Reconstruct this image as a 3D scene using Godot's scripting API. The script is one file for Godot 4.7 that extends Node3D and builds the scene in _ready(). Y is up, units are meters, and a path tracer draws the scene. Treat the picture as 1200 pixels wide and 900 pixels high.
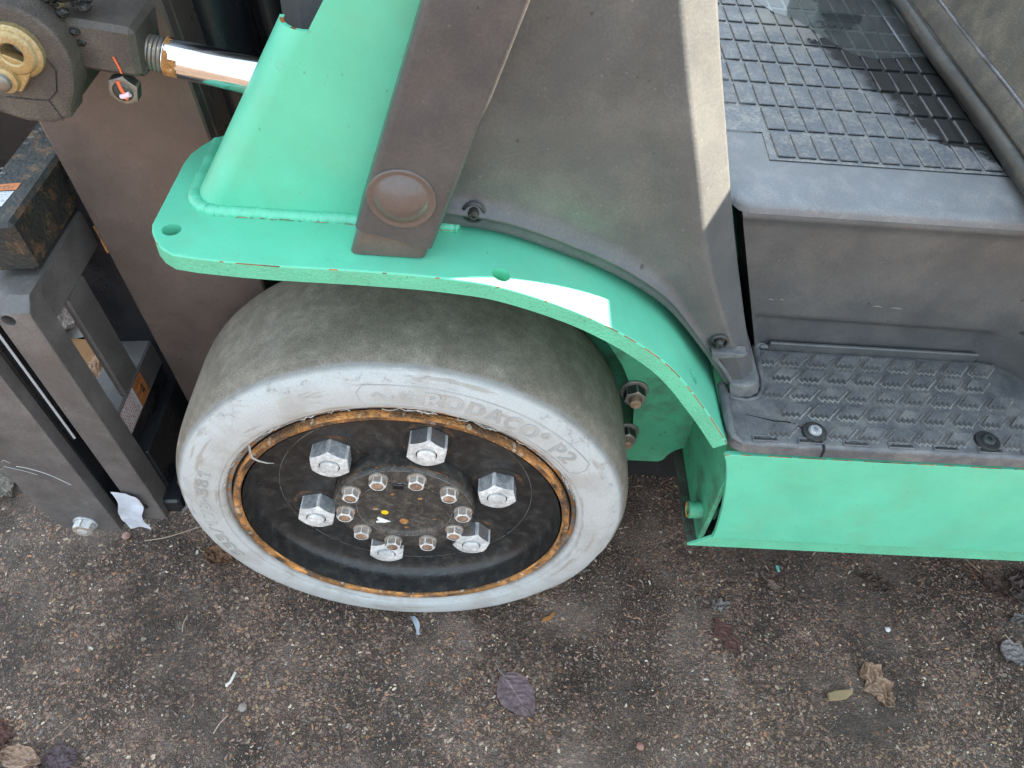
extends Node3D

# ------------------------------------------------------------------ mesh kit
class Geo:
	# triangles, counter-clockwise seen from outside; one list per material slot
	var pos := [[]]
	var uvs := [[]]
	var cur := 0
	func slot(i: int) -> void:
		while pos.size() <= i:
			pos.append([])
			uvs.append([])
		cur = i
	func tri(a: Vector3, b: Vector3, c: Vector3, ua := Vector2.ZERO, ub := Vector2.ZERO, uc := Vector2.ZERO) -> void:
		pos[cur].append(a)
		pos[cur].append(b)
		pos[cur].append(c)
		uvs[cur].append(ua)
		uvs[cur].append(ub)
		uvs[cur].append(uc)
	func quad(a: Vector3, b: Vector3, c: Vector3, d: Vector3) -> void:
		tri(a, b, c)
		tri(a, c, d)
	func quad_to(a: Vector3, b: Vector3, c: Vector3, d: Vector3, ref: Vector3) -> void:
		var n := (c - a).cross(d - b)
		if n.dot(ref) >= 0.0:
			quad(a, b, c, d)
		else:
			quad(a, d, c, b)
	func tri_to(a: Vector3, b: Vector3, c: Vector3, ref: Vector3) -> void:
		if (b - a).cross(c - a).dot(ref) >= 0.0:
			tri(a, b, c)
		else:
			tri(a, c, b)
	func mesh(mats: Array, deg := 35.0) -> ArrayMesh:
		var am := ArrayMesh.new()
		var lim := cos(deg_to_rad(deg))
		for s in pos.size():
			var P: Array = pos[s]
			if P.is_empty():
				continue
			var nt := P.size() / 3
			var fn := PackedVector3Array()
			var at := {}
			for t in nt:
				var n: Vector3 = (P[t * 3 + 1] - P[t * 3]).cross(P[t * 3 + 2] - P[t * 3])
				fn.append(n)
				for k in 3:
					var key := Vector3i((P[t * 3 + k] * 50000.0).round())
					if at.has(key):
						at[key].append(t)
					else:
						at[key] = [t]
			var vv := PackedVector3Array()
			var nn := PackedVector3Array()
			var uu := PackedVector2Array()
			for t in nt:
				if fn[t].length() < 1e-14:
					continue
				var f := fn[t].normalized()
				for k in [0, 2, 1]:
					var p: Vector3 = P[t * 3 + k]
					var sum := Vector3.ZERO
					for o in at[Vector3i((p * 50000.0).round())]:
						var g := fn[o]
						if g.normalized().dot(f) > lim:
							sum += g
					vv.append(p)
					nn.append(sum.normalized() if sum.length() > 1e-14 else f)
					uu.append(uvs[s][t * 3 + k])
			var arr := []
			arr.resize(Mesh.ARRAY_MAX)
			arr[Mesh.ARRAY_VERTEX] = vv
			arr[Mesh.ARRAY_NORMAL] = nn
			arr[Mesh.ARRAY_TEX_UV] = uu
			am.add_surface_from_arrays(Mesh.PRIMITIVE_TRIANGLES, arr)
			am.surface_set_material(am.get_surface_count() - 1, mats[mini(s, mats.size() - 1)])
		return am

func box(g: Geo, c: Vector3, size: Vector3, bev := 0.002, bs := Basis()) -> void:
	var h := size * 0.5
	var b := minf(bev, minf(h.x, minf(h.y, h.z)) * 0.9)
	var f := func(sx: float, sy: float, sz: float, ax: int) -> Vector3:
		var v := Vector3(sx * (h.x - b), sy * (h.y - b), sz * (h.z - b))
		v[ax] = [sx, sy, sz][ax] * h[ax]
		return c + bs * v
	for ax in 3:
		for s in [-1.0, 1.0]:
			var q := []
			for uv in [[-1, -1], [1, -1], [1, 1], [-1, 1]]:
				var sg := [0.0, 0.0, 0.0]
				sg[ax] = s
				sg[(ax + 1) % 3] = float(uv[0])
				sg[(ax + 2) % 3] = float(uv[1])
				q.append(f.call(sg[0], sg[1], sg[2], ax))
			var ref := Vector3.ZERO
			ref[ax] = s
			g.quad_to(q[0], q[1], q[2], q[3], bs * ref)
	if b <= 0.0:
		return
	for ax in 3:   # edges along ax
		var a1 := (ax + 1) % 3
		var a2 := (ax + 2) % 3
		for s1 in [-1.0, 1.0]:
			for s2 in [-1.0, 1.0]:
				var sg := [0.0, 0.0, 0.0]
				sg[a1] = s1
				sg[a2] = s2
				sg[ax] = -1.0
				var p0: Vector3 = f.call(sg[0], sg[1], sg[2], a1)
				var p1: Vector3 = f.call(sg[0], sg[1], sg[2], a2)
				sg[ax] = 1.0
				var p2: Vector3 = f.call(sg[0], sg[1], sg[2], a2)
				var p3: Vector3 = f.call(sg[0], sg[1], sg[2], a1)
				var ref := Vector3.ZERO
				ref[a1] = s1
				ref[a2] = s2
				g.quad_to(p0, p1, p2, p3, bs * ref)
	for sx in [-1.0, 1.0]:
		for sy in [-1.0, 1.0]:
			for sz in [-1.0, 1.0]:
				g.tri_to(f.call(sx, sy, sz, 0), f.call(sx, sy, sz, 1), f.call(sx, sy, sz, 2), bs * Vector3(sx, sy, sz))

# profile of (r, z) pairs turned about the z axis; outward is to the left-hand side of the walk when z grows inward
func lathe(g: Geo, prof: Array, n := 64, t := Transform3D(), cap := false, sides := 0) -> void:
	var m := sides if sides > 0 else n
	var ring := []
	for p in prof:
		var row := []
		for i in m:
			var a := TAU * i / m
			row.append(t * Vector3(p[0] * cos(a), p[0] * sin(a), p[1]))
		ring.append(row)
	for j in prof.size() - 1:
		for i in m:
			var k := (i + 1) % m
			var a: Vector3 = ring[j][i]
			var b: Vector3 = ring[j][k]
			var c: Vector3 = ring[j + 1][k]
			var d: Vector3 = ring[j + 1][i]
			g.quad(d, c, b, a)
	if cap:
		var c0: Vector3 = t * Vector3(0, 0, prof[0][1])
		for i in m:
			g.tri(c0, ring[0][i], ring[0][(i + 1) % m])

func tube(g: Geo, path: Array, rad, n := 8, caps := true) -> void:
	var prev := []
	var side := Vector3.ZERO
	for i in path.size():
		var d: Vector3 = (path[mini(i + 1, path.size() - 1)] - path[maxi(i - 1, 0)]).normalized()
		if i == 0:
			side = d.cross(Vector3.UP if absf(d.y) < 0.9 else Vector3.RIGHT).normalized()
		else:
			side = (side - d * side.dot(d)).normalized()
		var up := side.cross(d)
		var r: float = rad[i] if rad is Array else rad
		var row := []
		for k in n:
			var a := TAU * k / n
			row.append(path[i] + side * cos(a) * r + up * sin(a) * r)
		if i > 0:
			for k in n:
				var l := (k + 1) % n
				g.quad_to(prev[k], prev[l], row[l], row[k], (row[k] + row[l]) * 0.5 - path[i])
		if caps and (i == 0 or i == path.size() - 1):
			for k in n:
				g.tri_to(path[i], row[k], row[(k + 1) % n], -d if i == 0 else d)
		prev = row

func densify(loop: PackedVector2Array, step: float) -> PackedVector2Array:
	var out := PackedVector2Array()
	for i in loop.size():
		var a := loop[i]
		var b := loop[(i + 1) % loop.size()]
		var n := maxi(1, int(ceil(a.distance_to(b) / step)))
		for k in n:
			out.append(a.lerp(b, float(k) / n))
	return out

func inset(loop: PackedVector2Array, d: float) -> PackedVector2Array:
	# moves every point inward by d; the loop runs counter-clockwise
	var out := PackedVector2Array()
	var n := loop.size()
	for i in n:
		var e0 := (loop[i] - loop[(i - 1 + n) % n]).normalized()
		var e1 := (loop[(i + 1) % n] - loop[i]).normalized()
		var nn := Vector2(-e0.y, e0.x) + Vector2(-e1.y, e1.x)
		nn = nn.normalized()
		var k := maxf(0.5, nn.dot(Vector2(-e1.y, e1.x)))
		out.append(loop[i] + nn * d / k)
	return out

func ccw(loop: PackedVector2Array) -> PackedVector2Array:
	var a := 0.0
	for i in loop.size():
		a += loop[i].cross(loop[(i + 1) % loop.size()])
	if a < 0:
		loop.reverse()
	return loop

# a plate with rounded edges and true holes, bent through space by at(p: Vector2, h: float) -> Vector3
func plate(g: Geo, outline: PackedVector2Array, holes: Array, at: Callable, h_top: float, h_bot: float, bev: float, step := 0.01, edge_slot = null, bottom := true) -> void:
	var loop := densify(ccw(outline.duplicate()), step * 0.5 if edge_slot == null else minf(step * 0.5, 0.0035))
	var inner := inset(loop, bev)
	# the face is cut into cells; in millimetres, because the clipper rounds
	var bb := Rect2(loop[0], Vector2.ZERO)
	for p in loop:
		bb = bb.expand(p)
	var mm := PackedVector2Array()
	for p in inner:
		mm.append(p * 1000.0)
	var cuts := []
	for h in holes:
		var q := PackedVector2Array()
		for p in h:
			q.append(p * 1000.0)
		cuts.append(q)
	var base := g.cur
	var nx := maxi(1, int(ceil(bb.size.x / step)))
	var ny := maxi(1, int(ceil(bb.size.y / step)))
	for cx in nx:
		for cy in ny:
			var r0 := (bb.position + Vector2(bb.size.x * cx / nx, bb.size.y * cy / ny)) * 1000.0
			var r1 := (bb.position + Vector2(bb.size.x * (cx + 1) / nx, bb.size.y * (cy + 1) / ny)) * 1000.0
			var cell := PackedVector2Array([r0, Vector2(r1.x, r0.y), r1, Vector2(r0.x, r1.y)])
			var pieces: Array = Geometry2D.intersect_polygons(cell, mm)
			for q in cuts:
				var left := []
				for pc in pieces:
					left.append_array(Geometry2D.clip_polygons(pc, q))
				pieces = left
			for pc in pieces:
				if pc.size() < 3 or Geometry2D.is_polygon_clockwise(pc) and holes.size() > 0 and pieces.size() > 1 and absf(r1.x - r0.x) > 20.0:
					continue
				var idx := Geometry2D.triangulate_polygon(pc)
				for t in idx.size() / 3:
					var a: Vector2 = pc[idx[t * 3]] / 1000.0
					var b: Vector2 = pc[idx[t * 3 + 1]] / 1000.0
					var c: Vector2 = pc[idx[t * 3 + 2]] / 1000.0
					var m := (a + b + c) / 3.0
					var up: Vector3 = at.call(m, 0.001) - at.call(m, 0.0)
					g.tri_to(at.call(a, h_top), at.call(b, h_top), at.call(c, h_top), up)
					if bottom:
						g.tri_to(at.call(a, h_bot), at.call(b, h_bot), at.call(c, h_bot), -up)
	var n := loop.size()
	for i in n:
		var k := (i + 1) % n
		var m := (loop[i] + loop[k]) * 0.5
		var e := (loop[k] - loop[i]).normalized()
		var o2 := Vector2(e.y, -e.x)
		var hm := h_bot if not bottom else h_bot
		var outw: Vector3 = at.call(m + o2 * 0.001, h_top) - at.call(m, h_top)
		var up: Vector3 = at.call(m, 0.001) - at.call(m, 0.0)
		var steps := [[inner[i], inner[k], h_top], [loop[i].lerp(inner[i], 0.3), loop[k].lerp(inner[k], 0.3), h_top - bev * 0.3], [loop[i], loop[k], h_top - bev], [loop[i], loop[k], hm + bev * 0.5], [inner[i], inner[k], hm]]
		for q in 4:
			if edge_slot != null:
				g.slot(edge_slot.call(m, q))
			g.quad_to(at.call(steps[q][0], steps[q][2]), at.call(steps[q][1], steps[q][2]), at.call(steps[q + 1][1], steps[q + 1][2]), at.call(steps[q + 1][0], steps[q + 1][2]), outw + (up if q < 2 else Vector3.ZERO))
		g.slot(base)
	for h in holes:
		var c := Vector2.ZERO
		for q in h:
			c += q / h.size()
		for i in h.size():
			var k: int = (i + 1) % h.size()
			var inw: Vector3 = at.call(c, h_top) - at.call(h[i], h_top)
			g.quad_to(at.call(h[i], h_top), at.call(h[k], h_top), at.call(h[k], h_bot), at.call(h[i], h_bot), inw)

func circle2(c: Vector2, r: float, n := 20) -> PackedVector2Array:
	var o := PackedVector2Array()
	for i in n:
		o.append(c + Vector2(cos(TAU * i / n), sin(TAU * i / n)) * r)
	return o

# ------------------------------------------------------------------ naming
var taken := {}
func numbered(parent: Node, called: String) -> String:
	var key := str(parent.get_instance_id()) + called
	taken[key] = taken.get(key, -1) + 1
	return called if taken[key] == 0 else "%s_%03d" % [called, taken[key]]

func part(called: String, m: Mesh, parent: Node, t := Transform3D(), label := "") -> MeshInstance3D:
	var o := MeshInstance3D.new()
	o.name = numbered(parent, called)
	o.mesh = m
	o.transform = t
	if label:
		o.set_meta("label", label)
	parent.add_child(o, true)
	return o

func tag(o: Node, label: String, category: String, group := "") -> void:
	o.set_meta("label", label)
	o.set_meta("category", category)
	if group:
		o.set_meta("group", group)

# ------------------------------------------------------------------ textures and materials
var noise_cache := {}
func noise_bytes(n: int, freq: float, sd: int, oct := 4, kind := FastNoiseLite.TYPE_SIMPLEX_SMOOTH, ret := -1) -> PackedByteArray:
	var key := [n, freq, sd, oct, kind, ret]
	if noise_cache.has(key):
		return noise_cache[key]
	var f := FastNoiseLite.new()
	f.seed = sd
	f.noise_type = kind
	f.frequency = freq
	f.fractal_octaves = oct
	f.fractal_gain = 0.62
	f.fractal_lacunarity = 2.15
	if oct == 1:
		f.fractal_type = FastNoiseLite.FRACTAL_NONE
	if ret >= 0:
		f.cellular_return_type = ret
		f.cellular_jitter = 1.0
		f.domain_warp_enabled = true
		f.domain_warp_amplitude = 0.9 / freq
		f.domain_warp_frequency = freq * 0.9
		f.domain_warp_fractal_octaves = 2
	var im := f.get_seamless_image(n, n, false, false, 0.15, true)
	im.convert(Image.FORMAT_L8)
	noise_cache[key] = im.get_data()
	return noise_cache[key]

func s2b(c: Color) -> Vector3:
	var s := c.linear_to_srgb()
	return Vector3(s.r, s.g, s.b) * 255.0

func stamp(im: Image, rng: RandomNumberGenerator, count: int, r0: float, r1: float, col: Color, alpha: float) -> void:
	var n := im.get_width()
	var cs := col.linear_to_srgb()
	for i in count:
		var x := rng.randf() * n
		var y := rng.randf() * n
		var r := r0 + (r1 - r0) * pow(rng.randf(), 3.0)
		var sq := rng.randf_range(0.5, 1.0)
		var a := alpha * rng.randf_range(0.4, 1.0)
		for yy in range(int(y - r) - 1, int(y + r) + 2):
			for xx in range(int(x - r) - 1, int(x + r) + 2):
				var d := sqrt(pow((xx - x) / sq, 2) + pow(yy - y, 2)) / r
				if d < 1.2:
					var w := a * clampf((1.2 - d) / 0.4, 0, 1)
					var px := posmod(xx, n)
					var py := posmod(yy, n)
					im.set_pixel(px, py, im.get_pixel(px, py).lerp(cs, w))

func scratch(im: Image, rng: RandomNumberGenerator, count: int, l0: float, l1: float, col: Color, alpha: float, ang := -1.0, spread := 0.3) -> void:
	var n := im.get_width()
	var cs := col.linear_to_srgb()
	for i in count:
		var p := Vector2(rng.randf() * n, rng.randf() * n)
		var a := rng.randf() * TAU if ang < 0 else ang + rng.randfn(0, spread)
		var bend := rng.randfn(0, 0.006)
		var len := int(l0 + (l1 - l0) * pow(rng.randf(), 2.0))
		var w := alpha * rng.randf_range(0.3, 1.0)
		for k in len:
			p += Vector2(cos(a), sin(a))
			a += bend
			var px := posmod(int(p.x), n)
			var py := posmod(int(p.y), n)
			im.set_pixel(px, py, im.get_pixel(px, py).lerp(cs, w * sin(PI * (k + 0.5) / len) * rng.randf_range(0.6, 1.0)))

# base colour, mottled, with a film of a second colour where coarse noise is high
func weather(n: int, sd: int, base: Color, mottle: float, film: Color, film_lo: float, film_hi: float, film_max: float, grain: float, extra = null, film_freq := 0.008) -> ImageTexture:
	var a := noise_bytes(n, 0.006, sd, 4)
	var b := noise_bytes(n, film_freq, sd + 1, 5)
	var c := noise_bytes(n, 0.21, sd + 2, 2)
	var out := PackedByteArray()
	out.resize(n * n * 3)
	var vb := s2b(base)
	var vf := s2b(film)
	var fl := film_lo * 255.0
	var fd := 1.0 / maxf(1.0, (film_hi - film_lo) * 255.0)
	for i in n * n:
		var f := clampf((b[i] + (c[i] - 128) * 0.35 - fl) * fd, 0, 1) * film_max
		var k := 1.0 + (a[i] - 128) / 128.0 * mottle + (c[i] - 128) / 128.0 * grain
		var v := vb.lerp(vf, f) * k
		out[i * 3] = int(clampf(v.x, 0, 255))
		out[i * 3 + 1] = int(clampf(v.y, 0, 255))
		out[i * 3 + 2] = int(clampf(v.z, 0, 255))
	var im := Image.create_from_data(n, n, false, Image.FORMAT_RGB8, out)
	if extra != null:
		var rng := RandomNumberGenerator.new()
		rng.seed = sd * 77 + 5
		extra.call(im, rng)
	return ImageTexture.create_from_image(im)

var nt_cache := {}
func ramp_tex(freq: float, sd: int, lo: float, hi: float, oct := 4, n := 512) -> NoiseTexture2D:
	# a few shared maps: snap to a coarse set so that materials share them
	freq = 0.02 if freq < 0.035 else 0.08
	sd = 12
	lo = snappedf(lo, 0.1)
	hi = maxf(snappedf(hi, 0.1), lo + 0.1)
	var key := [freq, sd, lo, hi, oct, n]
	if nt_cache.has(key):
		return nt_cache[key]
	var f := FastNoiseLite.new()
	f.seed = sd
	f.frequency = freq
	f.fractal_octaves = oct
	var t := NoiseTexture2D.new()
	t.width = n
	t.height = n
	t.seamless = true
	t.noise = f
	var gr := Gradient.new()
	gr.set_color(0, Color(lo, lo, lo))
	gr.set_color(1, Color(hi, hi, hi))
	t.color_ramp = gr
	nt_cache[key] = t
	return t

func bump_tex(freq: float, sd: int, strength: float, oct := 4, n := 512) -> NoiseTexture2D:
	freq = 0.03 if freq < 0.05 else (0.12 if freq < 0.18 else 0.3)
	sd = 13
	strength = snappedf(strength, 2.0)
	if strength < 1.0:
		strength = 1.0
	oct = 3
	var key := ["b", freq, sd, strength, oct, n]
	if nt_cache.has(key):
		return nt_cache[key]
	var f := FastNoiseLite.new()
	f.seed = sd
	f.frequency = freq
	f.fractal_octaves = oct
	var t := NoiseTexture2D.new()
	t.width = n
	t.height = n
	t.seamless = true
	t.noise = f
	t.as_normal_map = true
	t.bump_strength = strength
	nt_cache[key] = t
	return t

func mat(tex: Texture2D, rough: Texture2D, metal := 0.0, scale := 2.0, nrm: Texture2D = null, nscale := 0.3, spec := 0.5) -> StandardMaterial3D:
	var m := StandardMaterial3D.new()
	m.albedo_color = Color.WHITE
	m.albedo_texture = tex
	m.uv1_triplanar = true
	m.uv1_world_triplanar = true
	m.uv1_scale = Vector3.ONE * scale
	m.uv1_triplanar_sharpness = 6.0
	m.metallic = metal
	m.metallic_specular = spec
	m.roughness = 1.0
	if rough:
		m.roughness_texture = rough
		m.roughness_texture_channel = BaseMaterial3D.TEXTURE_CHANNEL_RED
	if nrm:
		m.normal_enabled = true
		m.normal_texture = nrm
		m.normal_scale = nscale
	return m

func flat(c: Color, rough := 0.6, metal := 0.0) -> StandardMaterial3D:
	var m := StandardMaterial3D.new()
	m.albedo_color = c.linear_to_srgb()
	m.roughness = rough
	m.metallic = metal
	return m

var M := {}
var GREEN := Color(0.122, 0.525, 0.335)

func materials() -> void:
	var n := 768
	var chips := func(im: Image, r: RandomNumberGenerator) -> void:
		stamp(im, r, 260, 0.5, 2.2, Color(0.05, 0.10, 0.07), 0.35)
		stamp(im, r, 120, 0.5, 1.6, Color(0.30, 0.60, 0.50), 0.5)
		scratch(im, r, 60, 8, 60, Color(0.22, 0.60, 0.42), 0.35)
		scratch(im, r, 26, 6, 40, Color(0.05, 0.2, 0.12), 0.4)
		scratch(im, r, 90, 30, 240, Color(0.20, 0.60, 0.42), 0.30, 0.0, 0.06)
		stamp(im, r, 60, 2.0, 10.0, Color(0.17, 0.40, 0.27), 0.22)
		stamp(im, r, 160, 0.6, 3.0, Color(0.16, 0.22, 0.15), 0.30)
		scratch(im, r, 40, 20, 120, Color(0.16, 0.34, 0.22), 0.25, PI / 2, 0.15)
	M.green = mat(weather(n, 11, GREEN, 0.035, Color(0.150, 0.455, 0.285), 0.5, 0.92, 0.60, 0.014, chips), ramp_tex(0.02, 3, 0.30, 0.52), 0.0, 2.0, bump_tex(0.03, 5, 1.2, 3), 0.10)
	# flame-cut edge of the plate, rough and dirtier
	var cut := func(im: Image, r: RandomNumberGenerator) -> void:
		stamp(im, r, 700, 0.5, 2.6, Color(0.05, 0.12, 0.07), 0.4)
		stamp(im, r, 260, 0.5, 2.0, Color(0.25, 0.65, 0.48), 0.5)
		scratch(im, r, 240, 6, 40, Color(0.05, 0.2, 0.11), 0.4, PI / 2, 0.12)
	M.green_cut = mat(weather(512, 14, Color(0.115, 0.46, 0.28), 0.05, Color(0.12, 0.40, 0.24), 0.45, 0.8, 0.6, 0.05, cut), ramp_tex(0.05, 4, 0.42, 0.65), 0.0, 4.0, bump_tex(0.09, 6, 3.0, 3), 0.3)
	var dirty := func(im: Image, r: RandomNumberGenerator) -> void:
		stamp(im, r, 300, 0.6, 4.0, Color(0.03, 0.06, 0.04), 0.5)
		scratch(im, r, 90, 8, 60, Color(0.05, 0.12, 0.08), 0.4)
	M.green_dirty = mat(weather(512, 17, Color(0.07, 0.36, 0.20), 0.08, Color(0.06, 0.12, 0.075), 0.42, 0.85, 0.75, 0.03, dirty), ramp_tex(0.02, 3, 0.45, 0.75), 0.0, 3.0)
	M.rust = mat(weather(512, 21, Color(0.36, 0.158, 0.043), 0.50, Color(0.085, 0.052, 0.034), 0.42, 0.74, 0.95, 0.22, func(im, r): stamp(im, r, 420, 1.0, 9.0, Color(0.52, 0.46, 0.38), 0.7), 0.012), ramp_tex(0.1, 8, 0.75, 0.95), 0.0, 5.0, bump_tex(0.15, 9, 5.0, 3), 0.7)
	M.rust_thin = mat(weather(256, 23, Color(0.26, 0.085, 0.02), 0.3, Color(0.12, 0.05, 0.02), 0.4, 0.7, 0.8, 0.2), ramp_tex(0.1, 8, 0.75, 0.95), 0.0, 6.0)
	# grained black plastic under a thin film of dust
	var marks := func(im: Image, r: RandomNumberGenerator) -> void:
		stamp(im, r, 900, 0.4, 1.5, Color(0.24, 0.22, 0.20), 0.7)
		scratch(im, r, 70, 20, 160, Color(0.17, 0.16, 0.15), 0.35, 0.2, 0.5)
		stamp(im, r, 60, 1.0, 4.5, Color(0.015, 0.015, 0.017), 0.7)
		scratch(im, r, 60, 6, 70, Color(0.20, 0.19, 0.18), 0.4)
	M.plastic = mat(weather(n, 31, Color(0.076, 0.079, 0.079), 0.07, Color(0.126, 0.122, 0.112), 0.30, 0.95, 0.75, 0.04, marks), ramp_tex(0.012, 12, 0.30, 0.50), 0.0, 2.0, bump_tex(0.35, 13, 1.0, 2), 0.10)
	var marks2 := func(im: Image, r: RandomNumberGenerator) -> void:
		stamp(im, r, 900, 0.4, 2.2, Color(0.30, 0.28, 0.24), 0.6)
		stamp(im, r, 60, 2.0, 9.0, Color(0.20, 0.20, 0.19), 0.3)
		scratch(im, r, 130, 6, 60, Color(0.24, 0.24, 0.23), 0.45)
	M.plastic_worn = mat(weather(n, 37, Color(0.084, 0.088, 0.094), 0.08, Color(0.180, 0.174, 0.158), 0.30, 0.90, 0.8, 0.06, marks2, 0.013), ramp_tex(0.02, 15, 0.42, 0.66), 0.0, 2.6, bump_tex(0.3, 13, 1.6, 2), 0.18)
	M.deck = mat(weather(n, 39, Color(0.160, 0.168, 0.176), 0.06, Color(0.27, 0.265, 0.25), 0.40, 0.95, 0.5, 0.06, marks2, 0.016), ramp_tex(0.02, 15, 0.40, 0.62), 0.0, 2.6, bump_tex(0.3, 13, 1.6, 2), 0.18)
	M.mat_dry = mat(weather(n, 41, Color(0.140, 0.150, 0.160), 0.08, Color(0.24, 0.23, 0.205), 0.32, 0.9, 0.75, 0.05, marks2, 0.016), ramp_tex(0.02, 16, 0.36, 0.58), 0.0, 2.3, bump_tex(0.3, 13, 1.4, 2), 0.15)
	M.mat_wet = mat(weather(256, 43, Color(0.012, 0.014, 0.014), 0.15, Color(0.022, 0.022, 0.02), 0.4, 0.8, 0.8, 0.05), ramp_tex(0.03, 16, 0.06, 0.22), 0.0, 2.3)
	M.dust = mat(weather(256, 44, Color(0.21, 0.205, 0.185), 0.2, Color(0.12, 0.12, 0.115), 0.42, 0.80, 0.7, 0.15, null, 0.04), null, 0.0, 4.0)
	M.seal = mat(weather(256, 45, Color(0.020, 0.021, 0.020), 0.2, Color(0.07, 0.065, 0.05), 0.45, 0.8, 0.6, 0.08), ramp_tex(0.03, 16, 0.32, 0.6), 0.0, 3.0)
	M.hood = mat(weather(n, 47, Color(0.060, 0.062, 0.058), 0.12, Color(0.13, 0.118, 0.095), 0.32, 0.88, 0.8, 0.05, marks2, 0.012), ramp_tex(0.02, 15, 0.38, 0.66), 0.0, 2.2, bump_tex(0.25, 13, 2.0, 3), 0.2)
	# black enamel on steel
	var nicks := func(im: Image, r: RandomNumberGenerator) -> void:
		stamp(im, r, 500, 0.4, 1.3, Color(0.20, 0.19, 0.18), 0.55)
		scratch(im, r, 90, 6, 80, Color(0.13, 0.13, 0.13), 0.4)
		stamp(im, r, 30, 0.8, 3.0, Color(0.15, 0.06, 0.02), 0.5)
	M.black = mat(weather(n, 51, Color(0.100, 0.076, 0.064), 0.08, Color(0.130, 0.098, 0.082), 0.32, 0.88, 0.7, 0.04, nicks), ramp_tex(0.012, 17, 0.20, 0.40), 0.0, 2.0, bump_tex(0.08, 18, 1.2, 4), 0.06)
	M.black_navy = mat(weather(512, 53, Color(0.013, 0.014, 0.017), 0.2, Color(0.032, 0.031, 0.031), 0.5, 0.85, 0.7, 0.06, nicks), ramp_tex(0.012, 17, 0.22, 0.42), 0.0, 2.0)
	var scuffs := func(im: Image, r: RandomNumberGenerator) -> void:
		stamp(im, r, 600, 0.4, 1.8, Color(0.24, 0.23, 0.21), 0.5)
		scratch(im, r, 420, 8, 130, Color(0.24, 0.235, 0.225), 0.5, 0.3, 0.7)
		stamp(im, r, 60, 1.5, 8.0, Color(0.20, 0.19, 0.18), 0.3)
	M.black_worn = mat(weather(n, 57, Color(0.092, 0.084, 0.079), 0.10, Color(0.160, 0.146, 0.136), 0.32, 0.88, 0.75, 0.05, scuffs), ramp_tex(0.015, 19, 0.34, 0.56), 0.0, 2.0, bump_tex(0.12, 18, 1.5, 4), 0.12)
	M.black_rusty = mat(weather(n, 59, Color(0.024, 0.025, 0.022), 0.2, Color(0.17, 0.085, 0.035), 0.55, 0.80, 0.8, 0.16, func(im, r): stamp(im, r, 900, 0.5, 3.0, Color(0.12, 0.10, 0.07), 0.4), 0.02), ramp_tex(0.03, 19, 0.45, 0.8), 0.0, 2.4, bump_tex(0.12, 18, 4.0, 4), 0.3)
	M.cast = mat(weather(512, 61, Color(0.062, 0.050, 0.041), 0.15, Color(0.095, 0.085, 0.064), 0.45, 0.8, 0.7, 0.12), ramp_tex(0.05, 19, 0.45, 0.65), 0.0, 4.0, bump_tex(0.2, 18, 3.5, 4), 0.35)
	M.grease = mat(weather(256, 63, Color(0.018, 0.016, 0.014), 0.3, Color(0.05, 0.045, 0.04), 0.5, 0.8, 0.6, 0.2), ramp_tex(0.06, 19, 0.3, 0.6), 0.0, 6.0, bump_tex(0.12, 18, 8.0, 4), 0.8)
	# wheel paint: black with dusty wear
	M.rim = mat(weather(n, 67, Color(0.022, 0.021, 0.020), 0.2, Color(0.100, 0.092, 0.078), 0.42, 0.95, 0.55, 0.16, func(im, r): scratch(im, r, 260, 4, 34, Color(0.09, 0.088, 0.08), 0.4, 0.1, 0.5); stamp(im, r, 300, 0.5, 2.0, Color(0.18, 0.10, 0.05), 0.5), 0.02), ramp_tex(0.03, 20, 0.20, 0.50), 0.0, 3.4, bump_tex(0.12, 18, 2.0, 4), 0.2)
	M.hub = mat(weather(512, 69, Color(0.044, 0.040, 0.036), 0.2, Color(0.135, 0.112, 0.085), 0.42, 0.80, 0.75, 0.14, func(im, r): stamp(im, r, 200, 0.5, 3.0, Color(0.22, 0.10, 0.04), 0.5), 0.03), ramp_tex(0.04, 20, 0.34, 0.6), 0.0, 5.0, bump_tex(0.12, 18, 2.5, 4), 0.3)
	var zinc := func(im: Image, r: RandomNumberGenerator) -> void:
		stamp(im, r, 420, 1.0, 8.0, Color(0.62, 0.62, 0.60), 0.6)
		stamp(im, r, 160, 1.0, 5.0, Color(0.17, 0.17, 0.17), 0.4)
	M.zinc = mat(weather(512, 71, Color(0.36, 0.37, 0.38), 0.2, Color(0.60, 0.60, 0.58), 0.45, 0.7, 0.9, 0.12, zinc, 0.03), ramp_tex(0.05, 22, 0.42, 0.72), 0.40, 7.0, bump_tex(0.1, 18, 3.0, 4), 0.3)
	M.zinc_white = mat(weather(512, 73, Color(0.52, 0.52, 0.50), 0.15, Color(0.70, 0.69, 0.66), 0.42, 0.68, 0.9, 0.12, null, 0.03), ramp_tex(0.05, 22, 0.5, 0.8), 0.15, 7.0, bump_tex(0.1, 18, 3.0, 4), 0.3)
	M.bolt_rusty = mat(weather(512, 75, Color(0.36, 0.33, 0.29), 0.2, Color(0.30, 0.17, 0.10), 0.45, 0.7, 0.8, 0.14, func(im, r): stamp(im, r, 300, 1.0, 6.0, Color(0.60, 0.56, 0.5), 0.5), 0.03), ramp_tex(0.05, 22, 0.4, 0.7), 0.3, 8.0, bump_tex(0.1, 18, 3.0, 4), 0.3)
	M.bolt_face = mat(weather(256, 77, Color(0.28, 0.17, 0.11), 0.25, Color(0.42, 0.30, 0.22), 0.45, 0.7, 0.8, 0.14, null, 0.04), ramp_tex(0.05, 22, 0.5, 0.8), 0.2, 9.0)
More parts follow.
